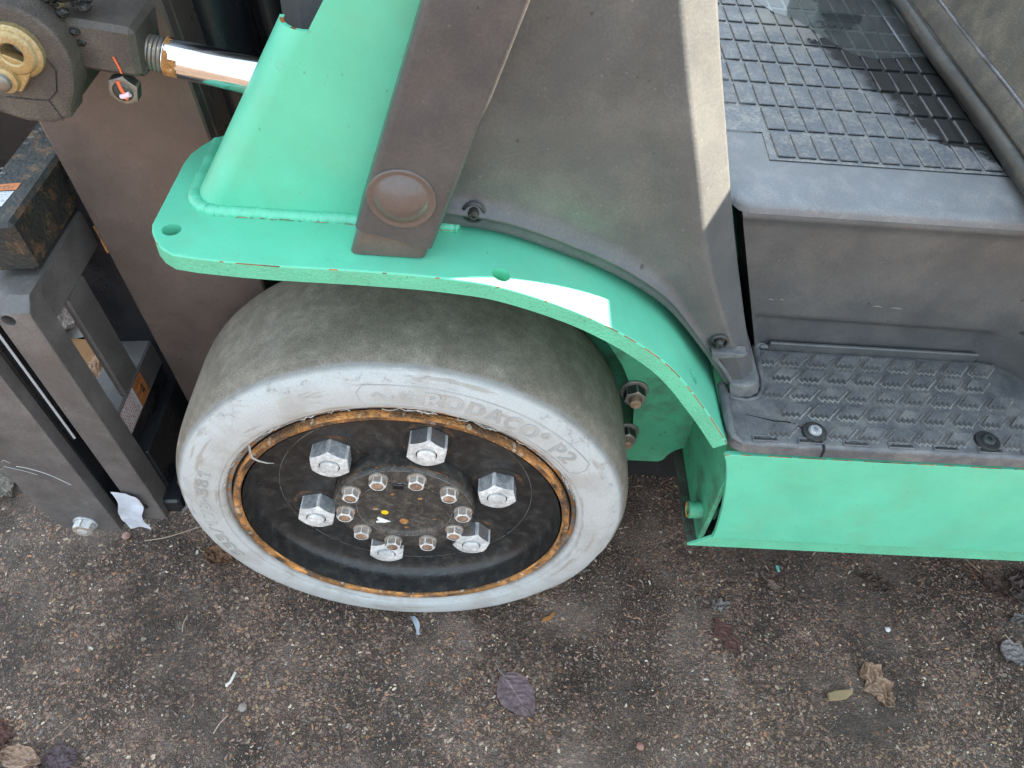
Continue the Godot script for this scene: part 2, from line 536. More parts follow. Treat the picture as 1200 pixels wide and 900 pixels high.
	M.brass = mat(weather(256, 79, Color(0.46, 0.33, 0.15), 0.15, Color(0.52, 0.44, 0.28), 0.4, 0.7, 0.8, 0.10), ramp_tex(0.05, 22, 0.30, 0.55), 0.6, 6.0)
	M.chrome = flat(Color(0.70, 0.71, 0.72), 0.10, 1.0)
	M.steel = mat(weather(256, 81, Color(0.28, 0.27, 0.25), 0.2, Color(0.16, 0.12, 0.08), 0.5, 0.8, 0.7, 0.12), ramp_tex(0.05, 22, 0.35, 0.6), 0.6, 6.0)
	M.dark_bolt = mat(weather(256, 83, Color(0.035, 0.045, 0.042), 0.25, Color(0.10, 0.09, 0.07), 0.5, 0.8, 0.7, 0.12), ramp_tex(0.05, 22, 0.3, 0.6), 0.3, 6.0)
	M.white_paint = flat(Color(0.80, 0.80, 0.78), 0.6)
	M.yellow_paint = flat(Color(0.80, 0.55, 0.01), 0.5)
	M.orange_paint = flat(Color(0.70, 0.13, 0.04), 0.5)
	M.pink_paint = flat(Color(0.75, 0.55, 0.60), 0.5)
	M.hollow = flat(Color(0.008, 0.008, 0.008), 0.9)

# rows of points joined into one smooth sheet; uvs rows optional
func sheet(rows: Array, uvrows: Array, m: Material, closed := false, flip := false) -> ArrayMesh:
	var h := rows.size()
	var w: int = rows[0].size()
	var vv := PackedVector3Array()
	var nn := PackedVector3Array()
	var uu := PackedVector2Array()
	var ii := PackedInt32Array()
	for j in h:
		for i in w:
			var p: Vector3 = rows[j][i]
			var l: Vector3 = rows[j][posmod(i - 1, w) if not closed or i > 0 else w - 2] if (i > 0 or closed) else p
			var r: Vector3 = rows[j][i + 1] if i < w - 1 else (rows[j][1] if closed else p)
			var u: Vector3 = rows[maxi(j - 1, 0)][i]
			var d: Vector3 = rows[mini(j + 1, h - 1)][i]
			var n := (r - l).cross(d - u).normalized()
			vv.append(p)
			nn.append(-n if flip else n)
			uu.append(uvrows[j][i] if uvrows else Vector2(p.x, p.y))
	for j in h - 1:
		for i in w - 1:
			var a := j * w + i
			if flip:
				ii.append_array([a, a + 1, a + w, a + 1, a + w + 1, a + w])
			else:
				ii.append_array([a, a + w, a + 1, a + 1, a + w, a + w + 1])
	var arr := []
	arr.resize(Mesh.ARRAY_MAX)
	arr[Mesh.ARRAY_VERTEX] = vv
	arr[Mesh.ARRAY_NORMAL] = nn
	arr[Mesh.ARRAY_TEX_UV] = uu
	arr[Mesh.ARRAY_INDEX] = ii
	var am := ArrayMesh.new()
	am.add_surface_from_arrays(Mesh.PRIMITIVE_TRIANGLES, arr)
	am.surface_set_material(0, m)
	return am

func smooth_curve(pts: Array, per := 12) -> PackedVector2Array:
	var o := PackedVector2Array()
	for i in pts.size() - 1:
		var a: Vector2 = pts[maxi(i - 1, 0)]
		var b: Vector2 = pts[i]
		var c: Vector2 = pts[i + 1]
		var d: Vector2 = pts[mini(i + 2, pts.size() - 1)]
		for k in per:
			o.append(b.cubic_interpolate(c, a, d, float(k) / per))
	o.append(pts[-1])
	return o

# ------------------------------------------------------------------ the view, the light
func view() -> void:
	var cam := Camera3D.new()
	cam.name = "camera"
	cam.position = Vector3(0.0775, 1.0495, 0.4847)
	cam.rotation = Vector3(-0.8438, -0.0615, 0.1014)
	cam.fov = rad_to_deg(2.0 * atan(450.0 / 937.36))
	cam.near = 0.02
	cam.far = 400.0
	add_child(cam)
	cam.current = true
	var sun := DirectionalLight3D.new()
	sun.name = "sun"
	sun.light_color = Color(1.0, 0.95, 0.87)
	sun.light_energy = 1.6
	sun.light_angular_distance = 0.7
	sun.shadow_enabled = true
	var d := Vector3(-0.745, -0.605, 0.268)
	sun.look_at_from_position(Vector3.ZERO, d, Vector3.UP)
	add_child(sun)
	var sky := ProceduralSkyMaterial.new()
	sky.sky_top_color = Color(0.71, 0.785, 0.86)
	sky.sky_horizon_color = Color(0.755, 0.79, 0.815)
	sky.sky_curve = 0.30
	sky.ground_bottom_color = Color(0.30, 0.25, 0.22)
	sky.ground_horizon_color = Color(0.62, 0.60, 0.58)
	sky.sun_angle_max = 1.0
	var s := Sky.new()
	s.sky_material = sky
	var e := Environment.new()
	e.background_mode = Environment.BG_SKY
	e.sky = s
	e.background_energy_multiplier = 0.5
	e.tonemap_mode = Environment.TONE_MAPPER_LINEAR
	e.tonemap_exposure = 7.6
	e.sdfgi_enabled = true
	e.ssao_enabled = true
	e.ssil_enabled = true
	var we := WorldEnvironment.new()
	we.name = "daylight"
	we.environment = e
	add_child(we)

# ------------------------------------------------------------------ ground
func ground() -> void:
	var n := 2048
	var half := 1024
	var V := noise_bytes(n, 0.115, 5, 1, FastNoiseLite.TYPE_CELLULAR, FastNoiseLite.RETURN_CELL_VALUE)
	var D := noise_bytes(n, 0.115, 5, 1, FastNoiseLite.TYPE_CELLULAR, FastNoiseLite.RETURN_DISTANCE2_SUB)
	var V2 := noise_bytes(half, 0.27, 6, 1, FastNoiseLite.TYPE_CELLULAR, FastNoiseLite.RETURN_CELL_VALUE)
	var D2 := noise_bytes(half, 0.27, 6, 1, FastNoiseLite.TYPE_CELLULAR, FastNoiseLite.RETURN_DISTANCE2_SUB)
	var F := noise_bytes(half, 0.45, 9, 2)
	var C := noise_bytes(half, 0.006, 33, 4)
	var pal: Array[Vector3] = []
	for i in 256:
		var r := fmod(i * 0.61803, 1.0)
		var c := Color(0.193, 0.122, 0.089)
		if r < 0.26:
			c = Color(0.251, 0.156, 0.111)
		elif r < 0.42:
			c = Color(0.210, 0.159, 0.126)
		elif r < 0.54:
			c = Color(0.321, 0.192, 0.129)
		elif r < 0.62:
			c = Color(0.353, 0.233, 0.133)
		elif r < 0.65:
			c = Color(0.427, 0.198, 0.099)
		elif r < 0.668:
			c = Color(0.619, 0.475, 0.332)
		elif r < 0.86:
			c = Color(0.145, 0.099, 0.076)
		pal.append(s2b(c))
	var binder := s2b(Color(0.073, 0.052, 0.041))
	var worn := s2b(Color(0.193, 0.159, 0.134))
	var out := PackedByteArray()
	out.resize(n * n * 3)
	var ht := PackedByteArray()
	ht.resize(n * n)
	for y in n:
		var yh := (y & 1023) * half
		var yc := (y >> 1) * half
		for x in n:
			var i := y * n + x
			var k := yh + (x & 1023)
			var cz := C[yc + (x >> 1)]
			var f := F[k]
			var v1 := V[i]
			var st := 0.0
			var ci := 0
			if fmod(v1 * 0.3713, 1.0) < 0.62:
				st = clampf((D[i] - 20 + (f - 128) * 0.30) / 30.0, 0, 1)
				ci = v1
			if st < 0.5:
				var s2 := clampf((D2[k] - 30 + (f - 128) * 0.30) / 40.0, 0, 1) * 0.8
				if s2 > st:
					st = s2
					ci = V2[k]
			st *= clampf(1.25 - (cz - 108) / 100.0, 0.5, 1.0)
			var b := binder.lerp(worn, clampf((cz - 108) / 90.0, 0, 0.45))
			var v := b.lerp(pal[ci], st * 0.86) * (1.0 + (f - 128) * 0.0040 + (C[yc + (half - 1 - (x >> 1))] - 128) * 0.0030)
			if f > 222 and (ci & 3) == 0:
				v = v.lerp(Vector3(196, 180, 158), 0.40)
			ht[i] = clampi(int(st * (60 + (ci & 63)) + f * 0.5), 0, 255)
			i *= 3
			out[i] = clampi(int(v.x), 0, 255)
			out[i + 1] = clampi(int(v.y), 0, 255)
			out[i + 2] = clampi(int(v.z), 0, 255)
	var col := ImageTexture.create_from_image(Image.create_from_data(n, n, false, Image.FORMAT_RGB8, out))
	var hm := ImageTexture.create_from_image(Image.create_from_data(n, n, false, Image.FORMAT_L8, ht))
	var m := StandardMaterial3D.new()
	m.albedo_texture = col
	m.roughness = 0.78
	m.metallic_specular = 0.4
	m.uv1_triplanar = true
	m.uv1_world_triplanar = true
	m.uv1_scale = Vector3.ONE * 0.85
	m.uv1_offset = Vector3(0.31, 0, 0.17)
	m.heightmap_enabled = true
	m.heightmap_texture = hm
	m.heightmap_scale = 0.9
	M.asphalt = m
	# gentle swells near the wheel, flat out to the horizon
	var nz := FastNoiseLite.new()
	nz.seed = 4
	nz.frequency = 3.0
	var xs := []
	for k in 121:
		xs.append(-1.5 + 3.0 * k / 120.0)
	xs = [-200.0, -40.0, -8.0, -3.0] + xs + [3.0, 8.0, 40.0, 200.0]
	var rows := []
	for z in xs:
		var row := PackedVector3Array()
		for x in xs:
			var y := 0.0
			if absf(x) < 1.4 and absf(z) < 1.4:
				y = nz.get_noise_2d(x, z) * 0.002 - 0.0012
			row.append(Vector3(x, y, z))
		rows.append(row)
	var g := part("asphalt_ground", sheet(rows, [], m, false, true), self)
	g.set_meta("kind", "structure")
	# loose and half-sunk stones of the aggregate
	var sm := Geo.new()
	var ico := [Vector3(0, 1, 0)]
	for k in 5:
		ico.append(Vector3(cos(TAU * k / 5) * 0.9, 0.42, sin(TAU * k / 5) * 0.9))
	for k in 5:
		ico.append(Vector3(cos(TAU * (k + 0.5) / 5), -0.5, sin(TAU * (k + 0.5) / 5)))
	for k in 5:
		var l := (k + 1) % 5
		sm.tri_to(ico[0], ico[1 + k], ico[1 + l], Vector3.UP)
		sm.tri_to(ico[1 + k], ico[1 + l], ico[6 + k], ico[6 + k])
		sm.tri_to(ico[1 + l], ico[6 + k], ico[6 + l], ico[6 + l])
	var pm := StandardMaterial3D.new()
	pm.vertex_color_use_as_albedo = true
	pm.roughness = 0.75
	var mm := MultiMesh.new()
	mm.transform_format = MultiMesh.TRANSFORM_3D
	mm.use_colors = true
	mm.mesh = sm.mesh([pm], 50.0)
	var cnt := 70000
	mm.instance_count = cnt
	var rng := RandomNumberGenerator.new()
	rng.seed = 71
	var clump := FastNoiseLite.new()
	clump.seed = 8
	clump.frequency = 4.0
	var cols := [Color(0.230, 0.143, 0.103), Color(0.184, 0.145, 0.121), Color(0.285, 0.172, 0.121), Color(0.331, 0.224, 0.138), Color(0.386, 0.190, 0.097), Color(0.144, 0.100, 0.077), Color(0.552, 0.431, 0.306), Color(0.620, 0.620, 0.531)]
	for i in cnt:
		var x := 0.0
		var z := 0.0
		for tr in 6:
			x = rng.randf_range(-0.85, 1.05)
			z = rng.randf_range(-0.55, 0.36)
			if clump.get_noise_2d(x, z) + rng.randf_range(-0.5, 0.5) > -0.1:
				break
		var big := pow(rng.randf(), 4.0)
		var r := 0.0006 + 0.0017 * big
		var tint: Color = cols[[0, 0, 1, 1, 2, 0, 3, 2, 4, 5, 5, 1, 0, 2, 5, 0, 1, 5, 0, 6][rng.randi() % 20]]
		if r < 0.0011 and rng.randf() < 0.05:
			tint = cols[6 + rng.randi() % 2]
		var bs := Basis(Vector3.UP, rng.randf() * TAU) * Basis(Vector3.RIGHT, rng.randfn(0, 0.40)) * Basis.from_scale(Vector3(r * rng.randf_range(0.9, 1.9), r * rng.randf_range(0.3, 0.6), r * rng.randf_range(0.5, 1.0)))
		mm.set_instance_transform(i, Transform3D(bs, Vector3(x, nz.get_noise_2d(x, z) * 0.002 - 0.0012 + r * 0.08, z)))
		mm.set_instance_color(i, tint)
	var mi := MultiMeshInstance3D.new()
	mi.name = "aggregate_stones"
	mi.multimesh = mm
	mi.set_meta("kind", "stuff")
	mi.set_meta("label", "small brown and grey stones of the worn asphalt surface")
	mi.set_meta("category", "gravel")
	add_child(mi)

# ------------------------------------------------------------------ the wheel
func hex_nut(g: Geo, r: float, h: float, bore: float, chamfer: float) -> void:
	# r is across the corners; axis z, foot at z = 0
	var n := 96
	var hexr := func(a: float) -> float:
		var q := fposmod(a, PI / 3.0) - PI / 6.0
		return r * cos(PI / 6.0) / cos(q)
	var rows := []
	for k in 4:
		var row := []
		for i in n:
			var a := TAU * i / n
			var hr: float = hexr.call(a)
			var top := h - maxf(0.0, (hr - (r * 0.866 - chamfer * 0.2))) * 0.55
			var rr := hr
			var z := 0.0
			if k == 1:
				z = top - 0.0002
			elif k == 2:
				rr = minf(hr, r * 0.866) - chamfer * 0.35
				z = h
			elif k == 3:
				rr = bore
				z = h
			row.append(Vector3(rr * cos(a), rr * sin(a), z))
		rows.append(row)
	for k in 3:
		if k == 1:
			g.slot(1)
		for i in n:
			var j := (i + 1) % n
			if k == 0:
				g.slot(1 if i % 16 == 0 or i % 16 == 15 or (i % 16 == 1 and i % 3 > 0) else 0)
			g.quad_to(rows[k][i], rows[k][j], rows[k + 1][j], rows[k + 1][i], Vector3(0, 0, 1) if k > 0 else rows[k][i] * Vector3(1, 1, 0))
	g.slot(0)

func tyre_texture() -> ImageTexture:
	var w := 2048
	var h := 256
	var n := 512
	var A := noise_bytes(n, 0.008, 101, 4)
	var B := noise_bytes(n, 0.022, 102, 4)
	var C := noise_bytes(n, 0.60, 103, 2)
	var S := noise_bytes(n, 0.035, 104, 3)
	var out := PackedByteArray()
	out.resize(w * h * 3)
	var side := s2b(Color(0.425, 0.432, 0.415))
	var side2 := s2b(Color(0.37, 0.362, 0.338))
	var stain := s2b(Color(0.27, 0.235, 0.19))
	var tread := s2b(Color(0.180, 0.155, 0.122))
	var tread2 := s2b(Color(0.232, 0.204, 0.163))
	var dark := s2b(Color(0.085, 0.085, 0.082))
	for y in h:
		var mm := 240.0 * y / h    # millimetres from the inner edge of the rubber
		for x in w:
			var i := (y % n) * n + (x % n)
			var i2 := ((y * 3) % n) * n + ((x >> 2) % n)
			var i3 := ((y >> 3) % n) * n + (x * 3 % n)
			var wob := (A[i] - 128) * 0.016
			var v := side.lerp(side2, clampf((A[i] - 110) / 70.0, 0, 1))
			v *= 1.0 + (C[i] - 128) * 0.0007
			v = v.lerp(stain, clampf((B[i2] - 178) / 40.0, 0, 0.6))
			if mm < 8.0 + wob:      # torn lip and grime against the band
				v = v.lerp(stain, clampf((S[i] - 110) / 60.0, 0, 0.8) * (1.0 - mm / 10.0))
			var e := mm - 64.0 - wob * 0.7
			if e > 0.0:             # rolling surface: grey dust dragged along the turning direction
				var t := tread.lerp(tread2, clampf((A[i] - 80 + (B[i] - 128) * 0.5) / 110.0, 0, 1))
				t *= 1.0 + (C[i] - 128) * 0.0020 + (B[(y * 3 % n) * n + (x * 2) % n] - 128) * 0.0009
				v = v.lerp(t, smoothstep(-1.0, 6.0, e))
			if absf(e - 0.5) < 5.0:
				v = v.lerp(dark, clampf(1.0 - absf(e - 0.5) / 5.0, 0, 1) * (0.50 + (A[i] - 128) * 0.002))
			# hairline tears just inside the shoulder
			var cr := absf((B[i] - 128) * 0.10 + mm - 56.0)
			if cr < 0.8 and A[i] > 120:
				v = v.lerp(dark, 0.24)
			var o := (y * w + x) * 3
			out[o] = clampi(int(v.x), 0, 255)
			out[o + 1] = clampi(int(v.y), 0, 255)
			out[o + 2] = clampi(int(v.z), 0, 255)
	var im := Image.create_from_data(w, h, false, Image.FORMAT_RGB8, out)
	var rng := RandomNumberGenerator.new()
	rng.seed = 909
	for q in 70:      # rubbed brown and grey scuffs on the wall
		var x0 := rng.randi() % w
		var y0 := rng.randi_range(6, 60)
		var ln := rng.randi_range(6, 46)
		var cc := Color(0.30, 0.26, 0.21) if rng.randf() < 0.6 else Color(0.60, 0.60, 0.585)
		var sl := rng.randf_range(-0.5, 0.5)
		for k in ln:
			for t in rng.randi_range(1, 3):
				var px := posmod(x0 + k, w)
				var py := clampi(int(y0 + k * sl + t), 0, 66)
				im.set_pixel(px, py, im.get_pixel(px, py).lerp(cc.linear_to_srgb(), rng.randf_range(0.05, 0.35)))
	return ImageTexture.create_from_image(im)

var wall_prof: PackedVector2Array
func wall_z(r: float) -> float:
	for i in wall_prof.size() - 1:
		if r >= wall_prof[i].x and r <= wall_prof[i + 1].x:
			return lerpf(wall_prof[i].y, wall_prof[i + 1].y, (r - wall_prof[i].x) / maxf(1e-6, wall_prof[i + 1].x - wall_prof[i].x))
	return 0.0

func bend_text(txt: String, a_start: float, r_mid: float, height: float, arc: float, m: Material) -> ArrayMesh:
	var tm := TextMesh.new()
	var f := SystemFont.new()
	f.font_names = PackedStringArray(["Droid Sans"])
	f.font_weight = 700
	tm.font = f
	tm.text = txt
	tm.font_size = 64
	tm.pixel_size = 0.001
	tm.depth = 0.004
	tm.curve_step = 1.0
	var arr := tm.get_mesh_arrays()
	var V: PackedVector3Array = arr[Mesh.ARRAY_VERTEX]
	var lo := V[0]
	var hi := V[0]
	for v in V:
		lo = lo.min(v)
		hi = hi.max(v)
	var idx: PackedInt32Array = arr[Mesh.ARRAY_INDEX] if arr[Mesh.ARRAY_INDEX] != null else PackedInt32Array(range(V.size()))
	var g := Geo.new()
	var mp := func(v: Vector3) -> Vector3:
		var a := deg_to_rad(a_start) - (v.x - lo.x) / (hi.x - lo.x) * arc / r_mid
		var r := r_mid + ((v.y - lo.y) / (hi.y - lo.y) - 0.5) * height
		var z := wall_z(r) + (0.00085 if v.z > (lo.z + hi.z) * 0.5 else -0.001)
		return Vector3(r * cos(a), r * sin(a), z)
	for t in idx.size() / 3:
		g.tri(mp.call(V[idx[t * 3]]), mp.call(V[idx[t * 3 + 2]]), mp.call(V[idx[t * 3 + 1]]))
	return g.mesh([m], 30.0)

func wheel(truck: Node3D) -> void:
	var C := Vector3(0, 0.259, 0)
	# steel disc and barrel
	var g := Geo.new()
	var prof := [[0.1785, -0.0025], [0.1784, -0.006], [0.1778, -0.020], [0.1772, -0.025], [0.1750, -0.0300], [0.170, -0.0340], [0.163, -0.0368], [0.156, -0.0380], [0.1470, -0.0380], [0.1458, -0.0376], [0.1446, -0.0366], [0.120, -0.0366], [0.0820, -0.0366], [0.0812, -0.040], [0.0812, -0.12]]
	prof.reverse()
	lathe(g, prof, 180)
	lathe(g, [[0.1812, -0.16], [0.188, -0.16], [0.1885, -0.004]], 120)
	var w := part("wheel", g.mesh([M.rim], 50.0), truck, Transform3D(Basis(), C), "front wheel with grey solid tyre, black disc and rust on its rim edge")
	# rusty lip
	g = Geo.new()
	var lp := []
	var nz := FastNoiseLite.new()
	nz.seed = 3
	nz.frequency = 60.0
	lathe(g, [[0.1803, -0.0034], [0.1810, -0.0010], [0.1830, 0.0004], [0.1870, 0.0004], [0.1884, -0.0012], [0.1886, -0.008]], 180)
	part("rim_lip", g.mesh([M.rust], 40.0), w, Transform3D(), "rust-orange rim edge")
	# outer steel band pressed into the rubber
	g = Geo.new()
	lathe(g, [[0.1903, -0.05], [0.1905, -0.009], [0.1915, -0.0074], [0.1948, -0.0072], [0.1962, -0.0082], [0.1966, -0.0105]], 180)
	part("base_band", g.mesh([mat(weather(512, 91, Color(0.19, 0.175, 0.16), 0.3, Color(0.30, 0.12, 0.03), 0.50, 0.66, 0.9, 0.2, null, 0.02), ramp_tex(0.1, 8, 0.6, 0.9), 0.2, 4.0)], 40.0), w)
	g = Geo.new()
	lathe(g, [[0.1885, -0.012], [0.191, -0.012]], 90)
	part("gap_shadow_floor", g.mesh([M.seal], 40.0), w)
	# rubber
	var raw := [Vector2(0.1962, -0.0120), Vector2(0.1964, -0.0060), Vector2(0.1990, -0.0022), Vector2(0.2030, -0.0012), Vector2(0.2040, 0.0006), Vector2(0.2120, 0.0016), Vector2(0.2280, 0.0004), Vector2(0.2400, -0.0052), Vector2(0.2480, -0.0120), Vector2(0.2522, -0.0190), Vector2(0.2545, -0.0250), Vector2(0.2562, -0.0330), Vector2(0.2575, -0.0500), Vector2(0.2580, -0.0800), Vector2(0.2580, -0.1200), Vector2(0.2572, -0.1400), Vector2(0.2545, -0.1520), Vector2(0.2480, -0.1640), Vector2(0.2360, -0.1730), Vector2(0.2000, -0.1770)]
	wall_prof = smooth_curve(raw, 4)
	var n := 512
	var rows := []
	var uvs := []
	var acc := 0.0
	nz.frequency = 14.0
	for j in wall_prof.size():
		if j > 0:
			acc += wall_prof[j].distance_to(wall_prof[j - 1])
		var row := PackedVector3Array()
		var ur := PackedVector2Array()
		for i in n + 1:
			var a := TAU * i / n
			var r: float = wall_prof[j].x
			var z: float = wall_prof[j].y
			var wear := exp(-pow((r - 0.247) / 0.006, 2)) if z > -0.03 else 0.0
			var q := nz.get_noise_3d(cos(a) * 0.25, sin(a) * 0.25, z * 2.0)
			var q2 := nz.get_noise_3d(cos(a) * 1.1, sin(a) * 1.1, 3.0 + z * 4.0)
			z += wear * (q * 0.0022 + q2 * 0.0010)
			r += wear * q * 0.0008
			if j < 9:
				z += q2 * 0.0011
			var p := Vector3(r * cos(a), r * sin(a), z)
			p.y = maxf(p.y, -0.2585)
			row.append(p)
			ur.append(Vector2(float(i) / n, acc / 0.240))
		rows.append(row)
		uvs.append(ur)
	var tm := StandardMaterial3D.new()
	tm.albedo_texture = tyre_texture()
	tm.roughness = 0.72
	tm.metallic_specular = 0.4
	var rubber := part("tyre", sheet(rows, uvs, tm, true, true), w, Transform3D(), "worn light grey solid rubber tyre with moulded lettering")
	# moulded writing; it belongs to the tyre but the wheel is as deep as names go
	var ink := mat(weather(256, 93, Color(0.350, 0.345, 0.325), 0.12, Color(0.33, 0.31, 0.27), 0.45, 0.75, 0.7, 0.06), ramp_tex(0.05, 22, 0.65, 0.8), 0.0, 5.0)
	part("maker_lettering", bend_text("RODACO° P2", 82.8, 0.2205, 0.0170, 0.176, ink), w)
	part("size_lettering", bend_text("533/178-381", 205.0, 0.2205, 0.0135, 0.178, ink), w)
	g = Geo.new()
	var cart := func(a0: float, a1: float, r0: float, r1: float) -> void:
		var path := []
		var k := 60
		for i in k + 1:
			path.append(Vector2(lerpf(a0, a1, float(i) / k), r1))
		path.append(Vector2(a1 - 1.6, (r0 + r1) * 0.5 + 0.005))
		path.append(Vector2(a1 - 1.6, (r0 + r1) * 0.5 - 0.005))
		for i in k + 1:
			path.append(Vector2(lerpf(a1, a0, float(i) / k), r0))
		path.append(Vector2(a0 + 1.6, (r0 + r1) * 0.5 - 0.005))
		path.append(Vector2(a0 + 1.6, (r0 + r1) * 0.5 + 0.005))
		path.append(path[0])
		var p3 := []
		for p in path:
			var a := deg_to_rad(p.x)
			p3.append(Vector3(p.y * cos(a), p.y * sin(a), wall_z(p.y) + 0.0001))
		tube(g, p3, 0.0006, 5)
	cart.call(97.5, 33.0, 0.2085, 0.2325)
	for k in 14:     # the sunburst mark, and the swoosh beside it
		var a := TAU * k / 14
		var c := Vector2.from_angle(deg_to_rad(87.0)) * 0.2205
		var p0 := c + Vector2.from_angle(a) * 0.0028
		var p1 := c + Vector2.from_angle(a) * 0.0080
		tube(g, [Vector3(p0.x, p0.y, wall_z(p0.length())), Vector3(p1.x, p1.y, wall_z(p1.length()))], 0.0006, 5)
	var sw := []
	for k in 13:
		var t := k / 12.0
		var v := Vector2.from_angle(deg_to_rad(95.6 - 5.0 * t)) * (0.2195 + 0.0035 * sin(t * TAU))
		sw.append(Vector3(v.x, v.y, wall_z(v.length())))
	tube(g, sw, 0.0013, 5)
	part("moulded_emblem", g.mesh([ink], 40.0), w)
	# strings of torn rubber at the inner edge
	g = Geo.new()
	var rng := RandomNumberGenerator.new()
	rng.seed = 12
	for k in 26:
		var a := deg_to_rad(rng.randf_range(10.0, 165.0))
		var path := []
		var ln := rng.randf_range(0.006, 0.028)
		for i in 6:
			var t := i / 5.0
			var r := 0.1975 + rng.randf_range(-0.0012, 0.0012)
			var aa := a + ln * t / 0.197
			path.append(Vector3(r * cos(aa), r * sin(aa), -0.003 + rng.randf_range(0.0, 0.003)))
		tube(g, path, 0.00055, 4)
	var curl := []
	for p in [[139.0, 0.199, 0.001], [139.6, 0.195, 0.006], [140.5, 0.190, 0.009], [140.2, 0.184, 0.010], [138.8, 0.176, 0.011], [137.6, 0.170, 0.010]]:
		var a := deg_to_rad(p[0])
		curl.append(Vector3(p[1] * cos(a), p[1] * sin(a), p[2]))
	tube(g, curl, [0.0012, 0.0013, 0.0011, 0.0010, 0.0007, 0.0002], 5)
	part("torn_rubber_strings", g.mesh([mat(weather(256, 95, Color(0.42, 0.40, 0.37), 0.2, Color(0.2, 0.18, 0.15), 0.4, 0.7, 0.8, 0.1), ramp_tex(0.05, 22, 0.65, 0.8), 0.0, 9.0)], 60.0), w)
	# hub
	g = Geo.new()
	lathe(g, [[0.0, -0.0185], [0.0480, -0.0185], [0.0512, -0.0165], [0.0535, -0.0142], [0.0565, -0.0136], [0.0770, -0.0136], [0.0790, -0.0142], [0.0806, -0.0170], [0.0812, -0.0200], [0.0812, -0.06]], 120)
	var hub := part("hub", g.mesh([M.hub], 40.0), w, Transform3D(), "black greasy hub flange ringed by small bolts")
	g = Geo.new()
	box(g, Vector3(-0.0055, 0.0475, -0.0150), Vector3(0.012, 0.009, 0.004), 0.001)
	part("hub_notch", g.mesh([M.black_navy]), w)
	g = Geo.new()
	lathe(g, [[0.0, -0.0180], [0.0022, -0.0178], [0.0040, -0.0172], [0.0052, -0.0176], [0.0056, -0.0186]], 24, Transform3D(Basis(), Vector3(-0.002, -0.030, 0)))
	part("hub_plug", g.mesh([M.rust]), w)
	var dab := func(pts: Array, c: Vector2, s: float, called: String, m: Material) -> void:
		var gg := Geo.new()
		var lo := PackedVector2Array()
		for p in pts:
			lo.append(c + Vector2(p[0], p[1]) * s)
		plate(gg, lo, [], func(p, h): return Vector3(p.x, p.y, h), -0.0177, -0.0186, 0.0003, 0.02)
		part(called, gg.mesh([m]), w)
	var circ := []
	for k in 14:
		circ.append([cos(TAU * k / 14), sin(TAU * k / 14) * 0.9])
	dab.call(circ, Vector2(-0.0237, -0.0125), 0.0044, "yellow_paint_dot", M.yellow_paint)
	dab.call([[-1.0, -0.65], [-0.4, -0.55], [0.1, -0.6], [1.0, -0.2], [0.45, 0.15], [-0.2, 0.55], [-0.7, 0.75], [-0.85, 0.4], [-0.5, 0.0], [-0.95, -0.3]], Vector2(-0.0265, -0.0300), 0.0085, "white_paint_mark", M.white_paint)
	for q in [[0.016, -0.035, 0.0022], [0.0005, -0.043, 0.0030], [0.034, -0.022, 0.0030], [-0.034, -0.006, 0.0035], [0.018, 0.020, 0.003], [-0.013, 0.026, 0.003]]:
		dab.call([[-1.0, -0.4], [0.2, -0.7], [1.1, 0.1], [0.3, 0.6], [-0.6, 0.5]], Vector2(q[0], q[1]), q[2], "rust_fleck", M.rust)
	var ring := func(called: String, r: float, z: float, a0: float, a1: float, t: float, m: Material, gap: float) -> void:
		var gg := Geo.new()
		var k := a0
		while k < a1:
			if nz.get_noise_2d(k * 0.02, r * 40.0) > gap:
				var p0 := deg_to_rad(k)
				var p1 := deg_to_rad(k + 1.6)
				tube(gg, [Vector3(r * cos(p0), r * sin(p0), z), Vector3(r * cos(p1), r * sin(p1), z)], t, 4, false)
			k += 1.5
		part(called, gg.mesh([m], 60.0), w)
	var dusty := mat(weather(256, 121, Color(0.20, 0.19, 0.17), 0.2, Color(0.09, 0.08, 0.07), 0.4, 0.7, 0.8, 0.2), null, 0.0, 8.0)
	ring.call("worn_ridge", 0.1458, -0.0374, 0.0, 360.0, 0.00045, dusty, -0.35)
	ring.call("worn_hub_edge", 0.0785, -0.0138, 15.0, 170.0, 0.00050, dusty, -0.25)
	ring.call("rusty_hub_edge", 0.0810, -0.0185, 20.0, 175.0, 0.00040, M.rust_thin, 0.1)
	ring.call("worn_recess_edge", 0.0545, -0.0140, 0.0, 360.0, 0.00060, dusty, -0.1)
	# wheel nuts and studs, each turned as it was tightened
	g = Geo.new()
	hex_nut(g, 0.0232, 0.0215, 0.0113, 0.0062)
	var nut := g.mesh([M.zinc, M.zinc_white], 28.0)
	var nut2 := g.mesh([mat(weather(256, 131, Color(0.24, 0.245, 0.25), 0.2, Color(0.34, 0.24, 0.17), 0.52, 0.75, 0.8, 0.15, null, 0.03), ramp_tex(0.05, 22, 0.4, 0.7), 0.4, 7.0), M.zinc_white], 28.0)
	g = Geo.new()
	lathe(g, [[0.0, 0.0], [0.0085, 0.0], [0.0100, -0.0012], [0.0104, -0.006]], 28)
	var stud := g.mesh([M.zinc_white], 40.0)
	g = Geo.new()
	lathe(g, [[0.0235, 0.0], [0.0245, 0.0002], [0.0262, 0.0012], [0.0300, 0.0012], [0.0310, 0.0]], 40)
	var seat := g.mesh([mat(weather(256, 123, Color(0.030, 0.026, 0.022), 0.2, Color(0.13, 0.060, 0.030), 0.54, 0.72, 0.8, 0.2, null, 0.02), null, 0.0, 4.0)], 40.0)
	var turn := [30.0, 22.0, 41.0, 12.0, 24.0, 18.0]
